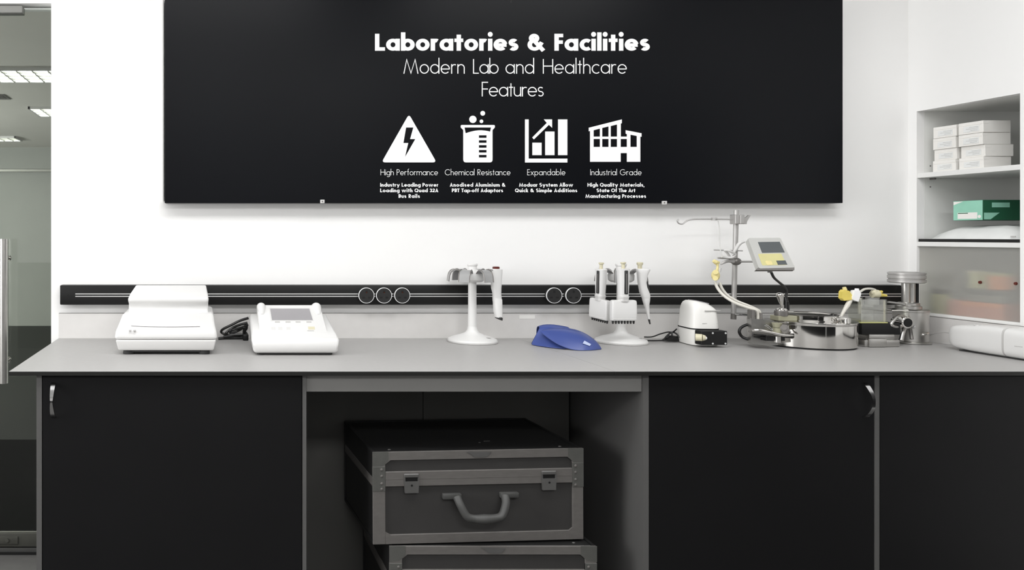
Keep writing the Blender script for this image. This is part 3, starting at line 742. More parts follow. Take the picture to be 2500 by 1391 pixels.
obj('plug', MB().box(XX(592, D), XX(606, D), 3.015, 3.05, CT+.0005, CT+.026, .004), 'cable', t)
# ================================================================ PIPETTE STANDS
def make_stand(label):
    t = thing('pipette_stand', label, 'pipette stand', (0, 0, 0), 'white carousel pipette stands')
    obj('base', MB().lathe([(.085, .0), (.0925, .001), (.094, .007), (.091, .013), (.070, .022), (.045, .030), (.027, .038), (.020, .048), (.0168, .062)], seg=64), 'white', t)
    obj('base_ring', MB().lathe([(.090, .0004), (.0948, .0008), (.0948, .0028), (.090, .003)], seg=64), 'btn', t)
    obj('pole', MB().lathe([(.0168, .055), (.0160, .12), (.0155, .262)], seg=32), 'white', t)
    obj('hub', MB().lathe([(.016, .236), (.036, .238), (.046, .246), (.047, .266), (.042, .276), (.024, .282), (.018, .286)], seg=48), 'white', t)
    obj('cap', MB().lathe([(.018, .280), (.0175, .299), (.0205, .303), (.0205, .309), (.018, .311)], seg=32), 'white', t)
    obj('badge', MB().box(.035, .053, -.058, -.050, .0235, .0245, .001, 1), 'btn', t)
    for k in range(6):
        a = math.radians(-38+60*k)
        g = MB(); rows = []
        prof = [(.040, .272), (.050, .281), (.062, .287), (.074, .286), (.084, .278), (.090, .264), (.0935, .240)]
        for j in range(7):
            y = (j-3)/3*.022
            rows.append([Vector((r_-.010*(abs(y)/.022)**2*(.0 if i > 3 else .3), y*(1.0 if i > 2 else .72+.09*i), z)) for i, (r_, z) in enumerate(prof)])
        g.grid(rows).thicken(.0028)
        obj('holder', g, 'smoke', t, mx=Matrix.Rotation(a-PI/2, 4, 'Z'), ang=50)
        b = MB()
        for s_ in (-1, 1): b.tube([(r_, s_*.0215*(1.0 if i > 2 else .72+.09*i), z) for i, (r_, z) in enumerate(prof)], .0018, 6)
        obj('holder_rim', b, 'gun', t, mx=Matrix.Rotation(a-PI/2, 4, 'Z'))
    return t
S1 = (XX(1153, 2.985), 2.985, CT); S2 = (XX(1516, 2.968), 2.968, CT)
st1 = make_stand('white carousel pipette stand holding one pipette, near the middle of the bench'); st1.location = S1
st2 = dup(st1, S2, math.radians(9), 'white carousel pipette stand behind the blue cover, hung with three pipettes')
def ell(z, cx, rx, ry, cy=0, n=2.6): return [(cx+a, cy+b, z) for a, b in rrect(rx, ry, n, 28)]
def pip_one(label):
    """single-sleeve pipette seen from the side; the origin is at the top of its handle"""
    t = thing('pipette', label, 'pipette', (0, 0, 0))
    return t
k = S1[1]-.02; q = k/FPX
t = thing('pipette', 'white pipette with a dark red button, the only one on its stand', 'pipette', (XX(1210, k), k, ZZ(782, k)))
def P1(rows): return MB().rings([[(XX(cx, k)+a, k+b, ZZ(py, k)) for a, b in rrect(rx*q, ry*q, 2.8, 28)] for py, cx, rx, ry in rows])
obj('handle', P1([(656, 1211, 11, 9), (657.5, 1212, 13.5, 11), (668, 1212, 13.3, 11), (686, 1211.5, 12.3, 11), (703, 1211.5, 11.6, 10), (717, 1213, 9.6, 9), (728, 1213.5, 10.3, 9), (735, 1213.5, 10, 9)]), 'white', t)
obj('button', P1([(650.5, 1210.5, 6.5, 5), (651.5, 1211, 8, 6.5), (655, 1211, 8, 6.5), (657, 1211, 7.5, 6.5)]), 'red', t)
obj('sleeve', P1([(725, 1211, 8, 8), (731, 1214.5, 10.5, 10.5), (745, 1215, 10.2, 11), (760, 1215.5, 9.6, 12), (772, 1217.5, 8.0, 12), (774, 1217.5, 7.8, 12)]), 'white', t)
m = MB(); m.rings([[(XX(1217.5+a/q*1, k), k+b, ZZ(py+a/q*.45, k)) for a, b in rrect(rx*q, 12*q, 2.8, 28)] for py, rx in ((772, 8), (778, 7.6), (779, 7))])
obj('tip_row', m, 'foot', t)
def make_multi(label):
    """eight-channel pipette; the origin is at the top centre of its handle, front towards -y"""
    t = thing('multichannel_pipette', label, 'pipette', (0, 0, 0), 'eight-channel pipettes on the stand behind the blue cover')
    def R(rows, cy=0): return MB().rings([[(cx+a, cy+b, z) for a, b in rrect(rx, ry, nn, 28)] for z, cx, rx, ry, nn in rows])
    obj('handle', R([(-.0, 0, .018, .013, 3), (-.002, 0, .0228, .016, 3), (-.012, 0, .0215, .016, 3), (-.05, 0, .0195, .016, 3), (-.09, 0, .0180, .015, 3), (-.104, 0, .0170, .015, 3)]), 'white', t)
    obj('grip_strip', MB().box(-.004, .010, -.0185, -.010, -.096, -.006, .003), 'foot', t)
    obj('grip_highlight', MB().box(.002, .0055, -.0192, -.015, -.092, -.018, .001, 1), 'gun', t)
    obj('button', R([(.0245, 0, .0085, .0085, 2), (.0235, 0, .0100, .0100, 2), (.020, 0, .0098, .0098, 2), (.017, 0, .0062, .0062, 2), (-.001, 0, .0062, .0062, 2)]), 'cream', t)
    obj('collar', R([(-.102, 0, .0170, .0155, 3), (-.104, 0, .0185, .017, 3), (-.111, 0, .0185, .017, 3), (-.1125, 0, .0172, .016, 3), (-.124, 0, .0172, .016, 3)]), 'white2', t)
    b = MB(); b.rings([[(a, c, z) for a, c in rrect(hx_, hy_, 9, 40)] for z, hx_, hy_ in ((-.119, .040, .008), (-.121, .0455, .0105), (-.128, .0468, .0122), (-.165, .0475, .0128), (-.193, .0472, .0125), (-.1965, .0462, .011))])
    obj('manifold', b, 'white', t)
    obj('ridge', MB().box(-.043, .043, -.0133, -.008, -.1925, -.189, .001, 1), 'white2', t)
    for i in range(8):
        x = -.0394+i*.01126
        obj('tip_cone', MB().lathe([(.0026, -.2095), (.0034, -.206), (.0044, -.196)], (x, 0, 0), 12), 'foot', t)
    return t
d1 = S2[1]-.105
m1 = make_multi('eight-channel pipette hanging face-on at the front of the stand, behind the blue cover')
m1.location = (XX(1521.5, d1), d1, ZZ(655.5, d1))
d2 = 2.95
m2 = dup(m1, (XX(1467.5, d2), d2, ZZ(656, d2)), 0, 'eight-channel pipette hanging turned and tilted, directly above the end of the blue cover')
m2.rotation_euler = (math.radians(2), math.radians(4.5), math.radians(-76))
k2 = 2.88; q2 = k2/FPX
t = thing('pipette', 'slim white single pipette with a long pointed end and black grip, beside two wide ones', 'pipette', (XX(1570, k2), k2, ZZ(790, k2)))
def P2(rows): return MB().rings([[(XX(cx, k2)+a, k2+b, ZZ(py, k2)) for a, b in rrect(rx*q2, ry*q2, 2.6, 28)] for py, cx, rx, ry in rows])
obj('handle', P2([(655.5, 1570, 13, 7), (657, 1570, 16, 9), (660, 1570, 16, 10), (666, 1569, 13, 10), (674, 1568, 11, 10), (690, 1567.5, 9.2, 9), (700, 1569, 9, 9), (712, 1572.5, 10.5, 9), (720, 1575.5, 10.2, 9), (727, 1577, 8.8, 8)]), 'white', t)
obj('finger_grip', MB().tube([W(1574, 680, k2-.004), W(1578, 690, k2-.004), W(1580.5, 702, k2-.004), W(1585, 714, k2-.004)], .006, 10, radii=[.003, .0062, .0065, .003]), 'foot', t)
obj('button', P2([(640, 1562, 5.5, 5.5), (641, 1562, 6.8, 6.5), (645, 1562, 6.6, 6.5), (648, 1562, 4.6, 4.5), (657, 1562, 4.6, 4.5)]), 'cream', t)
obj('shaft', P2([(724, 1577, 9, 8), (733, 1577.5, 8, 7.5), (745, 1578.5, 5.5, 5.5), (760, 1581, 3.6, 3.6), (779, 1584.3, 2.4, 2.4)]), 'white', t)
obj('tip_cone', P2([(777, 1584, 2.5, 2.5), (785, 1585.5, 1.9, 1.9), (791, 1587, 1.5, 1.5)]), 'foot', t)
# ================================================================ BLUE COVER
t = thing('blue_cover', 'glossy blue plastic cover with a leaf-shaped lid, lying on the worktop', 'cover', W(1390, 853, 2.80))
rows = []
lowP = [(1294, 842, 2.895), (1312, 845, 2.865), (1333, 848, 2.832), (1360, 851.5, 2.80), (1392, 853.5, 2.775)]
rdgP = [(1317, 799.5, 2.90), (1328, 794.8, 2.905), (1346, 793.4, 2.905), (1366, 796, 2.90), (1392, 801.5, 2.88)]
for i in range(5):
    a, b = W(*lowP[i]), W(*rdgP[i])
    a.z = CT+.0005
    bk_ = Vector((b.x+.025, b.y+.085, CT+.0005))
    r_ = []
    for j in range(7):
        s_ = j/6; p = a.lerp(b, s_); p += Vector((0, -.006, .004))*math.sin(PI*s_); r_.append(p)
    for j in range(1, 6):
        s_ = j/5; p = b.lerp(bk_, s_); p.z += .028*math.sin(PI*s_)*(.9); p.y += .012*math.sin(PI*s_); r_.append(p)
    rows.append(r_)
obj('shell', MB().grid(rows).thicken(-.0025), 'blue', t, ang=60, sub=1)
up = [(1318.5, 808, 2.86), (1331, 803.5, 2.872), (1346, 800.5, 2.880), (1364, 799, 2.885), (1383, 799.5, 2.885), (1403, 802.5, 2.875), (1424, 809.5, 2.86), (1443, 821, 2.84), (1457, 832.5, 2.82), (1465.5, 843, 2.80), (1469.5, 853, 2.785)]
lo = [(1318.5, 808, 2.86), (1325, 815, 2.845), (1334, 822.5, 2.83), (1347, 832, 2.81), (1361, 840.5, 2.79), (1376, 847.5, 2.775), (1393, 853.5, 2.762), (1412, 857, 2.752), (1432, 857.3, 2.752), (1450, 856.3, 2.758), (1469.5, 853.4, 2.784)]
rows = []
for a, b in zip(up, lo):
    a, b = W(*a), W(*b); r_ = []
    for j in range(9):
        s_ = j/8; p = a.lerp(b, s_); L = (a-b).length
        p += Vector((0.0, -.35, .9))*(L*.16*math.sin(PI*s_)); p.z = max(p.z, CT+.0015); r_.append(p)
    rows.append(r_)
obj('lid', MB().grid(rows).thicken(.0025), 'blue', t, ang=60, sub=1)
def lidpt(i, s_):
    a, b = W(*up[i]), W(*lo[i]); p = a.lerp(b, s_); return p+Vector((0.0, -.35, .9))*((a-b).length*.16*math.sin(PI*s_))
p0, p1, p2, p3 = lidpt(7, .62), lidpt(8, .66), lidpt(8, .76), lidpt(7, .74)
c = (p0+p1+p2+p3)/4; n = (p1-p0).cross(p3-p0).normalized()
if n.y > 0: n = -n
obj('label_plate', MB().prism([p+n*.001 for p in (p0, p1, p2, p3)], n, .0012), 'paleblue', t)['label'] = 'small pale raised label'
# ================================================================ WHITE PUMP
PC = Vector((1.880, 2.925, 0))
t = thing('dosing_pump', 'white domed pump with a black square head on its front, beside the steel vessel', 'pump', (PC.x, PC.y, CT))
rot = math.radians(-6)
def PR(z, hx_, hy_, ox=0, oy=0, n=4.2, tilt=0):
    out = []
    for a, b in rrect(hx_, hy_, n, 40):
        x = a*math.cos(rot)-b*math.sin(rot); y = a*math.sin(rot)+b*math.cos(rot)
        out.append(Vector((PC.x+x+ox, PC.y+y+oy, z-tilt*(x+.03))))
    return out
obj('base', MB().rings([PR(.8995, .046, .060), PR(.902, .0495, .0635), (PR(.93, .0515, .0655)), PR(.9625, .0525, .0665)]), 'ivory', t)
obj('seam_band', MB().rings([PR(.961, .0535, .0675), PR(.9655, .0538, .0678)]), 'hole', t)
obj('dome', MB().rings([PR(.9645, .0525, .0665), PR(.985, .0515, .0655), PR(1.015, .049, .062), PR(1.037, .0475, .060, tilt=.06), PR(1.050, .0455, .056, -.001, 0, 3.6, .16), PR(1.061, .040, .050, -.003, 0, 3.2, .22), PR(1.0685, .030, .041, -.006, 0, 3, .22), PR(1.071, .018, .028, -.009, 0, 3, .22), PR(1.0715, .004, .006, -.010, 0, 2.5, .22)]), 'ivory', t, ang=50)
pl = obj('keypad', MB().rings([PR(1.0672, .0285, .036, -.001, -.004, 4, .235), PR(1.0712, .028, .0355, -.001, -.004, 4, .235)]), 'screen', t)
obj('keypad_screen', MB().rings([PR(1.0715, .010, .018, -.004, -.002, 4, .235), PR(1.0722, .0095, .0175, -.004, -.002, 4, .235)]), 'lcd', pl)
f0 = PC.y-.0665
for py, a, b in ((758.5, 1723, 1761), (789.5, 1716, 1752)):
    obj('print_line', MB().box(XX(a, f0), XX(b, f0), f0+.0015, f0+.012, ZZ(py+.9, f0), ZZ(py-.6, f0)), 'btn', t)
hd = 2.826
hm = MB().box(XX(1712, hd), XX(1776, hd), hd, f0+.006, ZZ(842, hd), ZZ(808, hd), .002, 1)
ph = obj('pump_head', hm, 'hole', t)
for px, py in ((1740, 813), (1771.5, 813), (1740, 838.5), (1771, 838.5)):
    obj('screw', MB().lathey([(.0034, hd+.0005), (.0034, hd-.0012), (.0015, hd-.0018)], (XX(px, hd), 0, ZZ(py, hd)), 14), 'strip', ph)
kd = 2.822
m = MB().cyl(W(1698, 823, kd+.012), W(1714, 824, kd), .0135, .0130, 20).cyl(W(1714, 824, kd), W(1722, 824.5, kd-.004), .0125, .009, 20)
kn = obj('inlet_knob', m, 'cream', t); m = MB().ball(W(1721.5, 825, kd-.005), .0068); obj('knob_tip', m, 'ivory', kn)
t = thing('mains_lead', 'thin black cord with a small plug block, lying behind the white pump', 'cord', W(1640, 832, 2.99))
D = 2.985
m = MB().tube([W(1573, 822.5, D), W(1592, 822, D), (W(1612, 815, D)), W(1630, 810.5, D), W(1642, 810.5, D), W(1652, 803, D-.03)], .0026, 8)
m.tube([W(1577, 831, D), W(1600, 831.2, D), W(1625, 830.5, D)], .0026, 8)
m.tube([W(1624, 829, D), W(1626, 822, D), W(1640, 811, D), W(1652, 815, D-.01), W(1657, 824, D-.02)], .0032, 8)
m.tube([W(1640, 812, D), W(1640, 822, D-.005), W(1630, 829, D-.01)], .0032, 8)
obj('cord', m, 'cable', t)
obj('plug_block', MB().prism([W(1625, 832.5, D-.014), W(1658, 834, D-.014), W(1657, 821, D-.014), W(1640, 819.5, D-.014)], (0, 1, 0), .028), 'cable', t)
# ================================================================ STEEL VESSEL
VC = Vector((2.283, 2.906, 0))
t = thing('steel_vessel', 'low round polished steel vessel with a raised lid, beside the white domed pump', 'vessel', (VC.x, VC.y, CT))
obj('wall', MB().lathe([(.149, .9035), (.1545, .9045), (.155, .985), (.1565, .987), (.1575, .990), (.1575, .9945), (.1555, .997), (.135, .9975), (.001, .9975)], VC, 96), 'steel', t, ang=30)
obj('base_ring', MB().lathe([(.147, .8985), (.150, .8985), (.150, .906), (.147, .906)], VC, 64), 'hole', t)
obj('lid', MB().lathe([(.1025, .9975), (.1025, 1.0005), (.0965, 1.001), (.0965, 1.0135), (.0995, 1.0145), (.0995, 1.0170), (.097, 1.018), (.088, 1.0185), (.085, 1.0165), (.06, 1.016), (.001, 1.0165)], VC, 80), 'steel', t, ang=30)
obj('gasket', MB().lathe([(.0940, 1.018), (.0985, 1.0182), (.0985, 1.0196), (.0940, 1.0196), (.0940, 1.018)], VC, 80, cap=False), 'gun', t)
# clamps along the lid edge
for a, l in ((-62, .020), (-50, .024), (-38, .020), (-24, .018)):
    a = math.radians(a); p = VC+Vector((math.cos(a)*.128, math.sin(a)*.128, .9975)); q_ = VC+Vector((math.cos(a)*.104, math.sin(a)*.104, 1.003))
    obj('toggle_clamp', MB().tube([p, p+Vector((0, 0, .009)), q_+Vector((0, 0, .006)), q_], .0032, 8).cyl(p, p+Vector((0, 0, .012)), .006, .005, 14), 'steelb', t)
# bracket block at the near side
bd_ = 2.815
b = MB()
b.prism([W(1834, 777, bd_), W(1866, 780, bd_), W(1890, 783, bd_), W(1900, 842, bd_-.02), W(1880, 844, bd_-.01), W(1836, 840, bd_)], (0.35, 1, 0), .05)
obj('bracket', b, 'steelb', t)
obj('bracket_fork', MB().box(XX(1838, bd_), XX(1844.5, bd_), bd_, bd_+.03, ZZ(780, bd_), ZZ(757, bd_), .001, 1), 'gun', t)
obj('bracket_fork', MB().box(XX(1858, bd_), XX(1862, bd_), bd_, bd_+.03, ZZ(781, bd_), ZZ(764, bd_), .001, 1), 'gun', t)
lp = bd_-.035
obj('clamp_bar', MB().tube([W(1829, 809, bd_), W(1838, 806.5, lp+.01), W(1855, 806.5, lp), W(1880, 811, lp-.006), W(1910, 817.5, lp-.008), W(1937, 819, lp+.0)], .0048, 10, radii=[.003, .0046, .005, .005, .0055, .003]), 'steel', t)
obj('clamp_bolt', MB().cyl(W(1897, 811, lp+.01), W(1897, 800, lp+.01), .0150, .0150).cyl(W(1897, 799, lp+.01), W(1897, 788, lp+.01), .0125, .0165), 'olive', t)
obj('hex_nut', MB().cyl(W(1915, 801, lp-.012), W(1915.5, 801, lp+.012), .0145, seg=6).cyl(W(1914.5, 801, lp-.016), W(1915, 801, lp), .008, seg=16), 'gun', t)
obj('spring_wire', MB().tube([W(1868, 796, lp), W(1866, 794, lp), W(1873, 794, lp), W(1886, 804, lp), W(1882, 805, lp), W(1871, 797, lp)], .0016, 8), 'chrome', t)
obj('lower_block', MB().box(XX(1871, lp), XX(1890, lp), lp, lp+.05, ZZ(832, lp), ZZ(820.5, lp), .001, 1).box(XX(1906, lp), XX(1917, lp), lp, lp+.05, ZZ(832, lp), ZZ(822.5, lp), .001, 1), 'hole', t)
obj('lower_bolt', MB().cyl(W(1898, 835, lp+.005), W(1898, 821, lp+.005), .0105), 'steelb', t)
for py in (818.5, 824.5): obj('fin', MB().box(XX(1854, lp), XX(1872, lp), lp+.002, lp+.03, ZZ(py+1, lp), ZZ(py-1, lp)), 'hole', t)
# valve with lever on the rim
vd = 2.845
obj('valve_plate', MB().box(XX(1896, vd), XX(1941, vd), vd-.012, vd+.035, .9975, ZZ(770.5, vd), .002, 1), 'olive', t)
obj('valve_collar', MB().lathe([(.0205, ZZ(771, vd)), (.0215, ZZ(769, vd)), (.0215, ZZ(759, vd)), (.0195, ZZ(757.5, vd))], (XX(1910, vd), vd+.006, 0), 32), 'gun', t)
obj('valve_cap', MB().lathe([(.0190, ZZ(760, vd)), (.0185, ZZ(755.5, vd)), (.014, ZZ(752.5, vd)), (.006, ZZ(751.5, vd))], (XX(1911, vd), vd+.006, 0), 32), 'steel', t)
lv = MB().tube([W(1911, 756, vd), W(1909, 745, vd), W(1906.5, 734, vd), W(1904.5, 722, vd)], .005, 16, radii=[.0042, .0048, .0085, .0125])
lv.ball(W(1904, 719.5, vd), .0138, (1, 1, .62), 24)
obj('lever', lv, 'steel', t)
obj('cable_guide', MB().cyl(W(1921, 757, vd+.03), W(1921, 738, vd+.03), .0085, .0075, 16).cyl(W(1921, 738, vd+.03), W(1918, 724, vd+.034), .0065, .0055, 16), 'cable', t)
obj('hose_loop', MB().tube([W(1838, 791, 2.85), W(1822, 793, 2.86), W(1809, 800, 2.87), W(1805, 810, 2.87), W(1811, 821, 2.87), (W(1823, 827, 2.86)), W(1838, 829, 2.845)], .0052, 10), 'cable', t)
# support pole fixed to the bracket by a side rod
pd = 2.95
obj('support_pole', MB().cyl(W(1790.5, 776, pd), W(1797.5, 513, pd), .0088, .0088, 20), 'pole', t)
obj('pole_foot', MB().cyl(W(1790.5, 779, pd), W(1791, 765, pd), .0098, .0098, 16), 'gun', t)
obj('side_rod', MB().tube([W(1790, 767, pd), W(1815, 768.5, 2.91), W(1843, 771, 2.835)], .0038, 10), 'chrome', t)
# upper clamp with its hook rod
t = thing('hook_clamp', 'grey boss clamp near the top of the pole with a thin hooked rod', 'clamp', W(1800, 535, pd))
bb = MB().box(XX(1786, pd), XX(1796, pd), pd-.022, pd+.012, ZZ(547, pd), ZZ(524, pd), .002, 1).box(XX(1798, pd), XX(1809, pd), pd-.022, pd+.012, ZZ(547, pd), ZZ(524.5, pd), .002, 1).box(XX(1794, pd), XX(1800, pd), pd-.019, pd-.0092, ZZ(546, pd), ZZ(525, pd))
obj('boss', bb, 'pole', t)
obj('wing_screw', MB().cyl(W(1808, 536, pd-.01), W(1816, 536, pd-.01), .004).prism([W(1815, 533, pd-.012), W(1822, 530, pd-.012), W(1828, 525, pd-.012), W(1833, 525.5, pd-.012), W(1829, 532, pd-.012), W(1824, 541, pd-.012), W(1823, 547, pd-.012), W(1816, 547, pd-.012), W(1817, 540, pd-.012)], (0, 1, 0), .006), 'pole', t)
hr = obj('hook_rod', MB().tube([W(1787, 535.5, pd-.012), W(1752, 535, pd-.02), W(1715, 534.8, pd-.02), W(1690, 535.5, pd-.02), W(1676, 539, pd-.02)], .0027, 8)
   .tube([W(1678, 538.4, pd-.02), W(1674, 541, pd-.02), W(1666, 546.5, pd-.02), W(1657, 545, pd-.02), W(1653.5, 539, pd-.02), W(1657, 536, pd-.02)], .0027, 8), 'pole', t)
obj('rod_joint', MB().cyl(W(1737, 534.5, pd-.02), W(1750, 534.5, pd-.02), .0052, .0052, 14).cyl(W(1743, 534.5, pd-.030), W(1743, 534.5, pd-.014), .0055, .0055, 14), 'pole', hr)
# lower clamp
t = thing('rod_clamp', 'round grey clamp halfway up the pole, gripping the controller rod and tubes', 'clamp', W(1797, 638, pd))
obj('boss', MB().ball(W(1797, 638, pd-.006), .0185, (1, .9, .8), 24), 'gun', t)
obj('jaw', MB().tube([W(1790, 638, pd-.02), W(1778, 637, pd-.025), W(1768, 640, pd-.03), W(1760, 645.5, pd-.03)], .004, 10, radii=[.008, .006, .0055, .002]).tube([W(1792, 634, pd-.02), W(1780, 631, pd-.022), W(1766, 630.5, pd-.02), W(1752, 629, pd-.02)], .0032, 8), 'pole', t)
obj('cross_rod', MB().cyl(W(1743, 610, pd-.012), W(1813, 612, pd-.012), .0022, .0022, 8), 'pole', t)
obj('side_rod', MB().cyl(W(1804, 638.5, pd-.012), W(1858, 638.5, 2.83), .0036, .0036, 12), 'pole', t)
# tubes
t = thing('tubing', 'pale flexible tubes running from the yellow pinch valve down to the vessel bracket', 'tube', W(1770, 700, 2.9))
obj('tube', MB().tube([W(1746, 688, 2.93), W(1752, 703, 2.92), W(1768, 722, 2.90), W(1795, 739, 2.87), W(1825, 750, 2.845), W(1846, 757, 2.83), W(1850, 766, 2.828), W(1850, 780, 2.826)], .0054, 12), 'tube', t)
obj('tube', MB().tube([W(1757, 690, 2.935), W(1764, 706, 2.925), W(1778, 722, 2.91), W(1802, 736, 2.88), W(1830, 747, 2.855), W(1852, 758, 2.842), W(1855, 768, 2.84), W(1855, 780, 2.838)], .0050, 12), 'tube', t)
obj('tube', MB().tube([W(1782, 628, 2.92), W(1776, 618, 2.915), W(1770, 611, 2.91), W(1782, 613, 2.905), W(1795, 621, 2.91), W(1786, 628, 2.915), W(1772, 628, 2.92), W(1762, 626, 2.92)], .0044, 10), 'white2', t)
obj('tube', MB().tube([W(1788, 622, 2.91), W(1797, 607, 2.905), W(1806, 594, 2.90), W(1818, 590, 2.90)], .0055, 10, radii=[.004, .006, .007, .003]), 'white2', t)
obj('hanging_wire', MB().tube([W(1753, 538, 2.93), W(1756, 558, 2.93), W(1756.5, 585, 2.93), W(1759, 612, 2.925), W(1764, 625, 2.92)], .0018, 8), 'white2', t)
t = thing('pinch_valve', 'pale yellow pinch valve hanging on the tubes beside the steel pole', 'valve', W(1747, 688, 2.93))
yd = 2.925
obj('valve_body', MB().ball(W(1747, 672, yd), .0165, (.95, .7, 1.25), 20).cyl(W(1747, 664, yd-.014), W(1747, 664, yd), .009).cyl(W(1746.5, 679, yd-.014), W(1746.5, 679, yd), .009), 'pyel', t)
obj('valve_cap', MB().tube([W(1742, 636, yd), W(1748, 640, yd), W(1756, 641, yd)], .007, 12, radii=[.006, .0085, .004]).tube([W(1750, 641, yd), W(1752, 650, yd), W(1750, 662, yd)], .004, 10, radii=[.007, .004, .005]), 'pyel', t)
obj('connector', MB().cyl(W(1757, 654, yd), W(1756, 664, yd), .006, .005, 14), 'white2', t)
# ================================================================ CONTROLLER
cb = 2.80; ct_ = 2.862
P = lambda u, v: W(1853, 655, cb).lerp(W(1941, 653, cb), u).lerp(W(1826, 581, ct_).lerp(W(1905, 580, ct_), u), v)
n = (P(1, 0)-P(0, 0)).cross(P(0, 1)-P(0, 0)).normalized()
if n.y > 0: n = -n
t = thing('touch_controller', 'grey tilted control box with a dark screen and yellow keypad, mounted on the pole', 'controller', P(.5, 0))
def plate(u0, v0, u1, v1, lift, th, r=0):
    if r:
        pts = []
        for cx_, cy_, a0 in ((u1-r, v1-r, 0), (u0+r, v1-r, 90), (u0+r, v0+r, 180), (u1-r, v0+r, 270)):
            for kk in range(5):
                a = math.radians(a0+kk*22.5); pts.append((cx_+r*math.cos(a), cy_+r*math.sin(a)))
    else: pts = [(u0, v0), (u1, v0), (u1, v1), (u0, v1)]
    return MB().prism([P(*p)+n*lift for p in pts], -n, th)
obj('front_panel', plate(0, 0, 1, 1, 0, .006, .05), 'panel', t)
obj('housing', plate(.01, .01, .99, .99, -.005, .016, .05), 'panel', t)
obj('base_strip', MB().prism([P(*p)-n*.001 for p in ((.0, .03), (1.0, .03), (.96, -.07), (-.09, -.045))], -n, .012), 'gun', t)
obj('screen', plate(.255, .50, .915, .86, .0008, .003), 'lcd', t)
obj('keypad', plate(.12, .09, .80, .47, .0006, .003, .03), 'keypad', t)
obj('keypad_spot', plate(.24, .10, .42, .24, .0012, .003, .05), 'pyel', t)
obj('label_window', plate(.56, .10, .82, .235, .0014, .003), 'lcd', t)
cd = MB().tube([P(.36, 0)-n*.014+Vector((0, 0, .004)), W(1885, 669, 2.82), W(1890, 678, 2.83), W(1901, 688, 2.85), W(1913, 698, 2.87), W(1920, 710, 2.875), W(1919, 726, 2.874)], .0045, 10)
obj('cord', cd, 'cable', t)
obj('cord_gland', MB().cyl(P(.36, 0)-n*.014+Vector((0, 0, .004)), P(.36, 0)-n*.014+Vector((.001, 0, -.010)), .0085, .007, 16), 'latch', t)
# ================================================================ PUMP TOWER IN THE CORNER
TC = Vector((2.735, 2.958, 0))
t = thing('filter_housing', 'upright steel filter housing with a thick disc on top, in the corner by the shelves', 'filter housing', (TC.x, TC.y, CT))
obj('base_plate', MB().lathe([(.060, .8985), (.062, .900), (.062, .905), (.058, .907)], TC, 48), 'steelb', t)
obj('body', MB().lathe([(.050, .905), (.0545, .908), (.0545, 1.020), (.056, 1.022), (.056, 1.029), (.050, 1.032), (.001, 1.033)], TC, 48), 'steelb', t)
obj('collar', MB().lathe([(.038, 1.032), (.040, 1.034), (.040, 1.044), (.034, 1.048), (.034, 1.056), (.03, 1.058)], TC+Vector((-.018, -.01, 0)), 40), 'steelb', t)
tc2 = TC+Vector((-.018, -.012, 0))
obj('column', MB().lathe([(.0135, 1.05), (.0135, 1.140)], tc2+Vector((-.012, 0, 0)), 24).lathe([(.0125, 1.05), (.0125, 1.140)], tc2+Vector((.014, .004, 0)), 24), 'steelb', t)
obj('dark_rod', MB().cyl(tc2+Vector((.032, .0, 1.045)), tc2+Vector((.032, .0, 1.136)), .0055), 'hole', t)
tc3 = TC+Vector((-.027, -.012, 0))
obj('top_disc', MB().lathe([(.052, 1.1345), (.0575, 1.137), (.0575, 1.146), (.054, 1.148), (.054, 1.151), (.0575, 1.153), (.0575, 1.163), (.055, 1.1645), (.055, 1.167), (.057, 1.1685), (.057, 1.174), (.053, 1.1765), (.001, 1.177)], tc3, 56), 'pole', t)
pdp = 2.882
obj('port', MB().lathey([(.0205, pdp-.008), (.0225, pdp-.006), (.0225, pdp+.012), (.019, pdp+.045)], (XX(2212, pdp), 0, ZZ(787, pdp)), 32), 'steel', t)
obj('port_hole', MB().lathey([(.0165, pdp-.0065), (.0165, pdp-.0088), (.001, pdp-.0088)], (XX(2212, pdp), 0, ZZ(787, pdp)), 28), 'hole', t)
obj('leg', MB().tube([W(2207, 800, 2.90), W(2203, 815, 2.89), W(2199, 831, 2.885)], .007, 12, radii=[.009, .0075, .009]), 'steelb', t)
obj('leg', MB().tube([W(2222, 800, 2.90), W(2224, 815, 2.90), W(2226, 828, 2.895)], .006, 12), 'gun', t)
obj('side_clip', MB().tube([W(2246, 818, 2.91), W(2258, 816, 2.90), W(2266, 813, 2.905)], .004, 10), 'steel', t)
obj('flow_pipe', MB().tube([W(2214, 776, 2.90), W(2196, 770, 2.88), W(2184, 779, 2.87), W(2176, 792, 2.865), W(2190, 798, 2.87), W(2208, 793, 2.885)], .0055, 14), 'steelb', t)
obj('flange', MB().box(XX(2172, 2.87), XX(2214, 2.87), 2.862, 2.90, ZZ(758.5, 2.87), ZZ(755, 2.87), .001, 1), 'steel', t)
obj('tie_bar', MB().cyl(W(2168, 737, 2.93), W(2208, 742, 2.93), .004, .004, 12), 'pole', t)
obj('valve_lever', MB().tube([W(2222, 796, 2.885), W(2230, 800, 2.875), W(2233, 795, 2.875)], .003, 8), 'chrome', t)
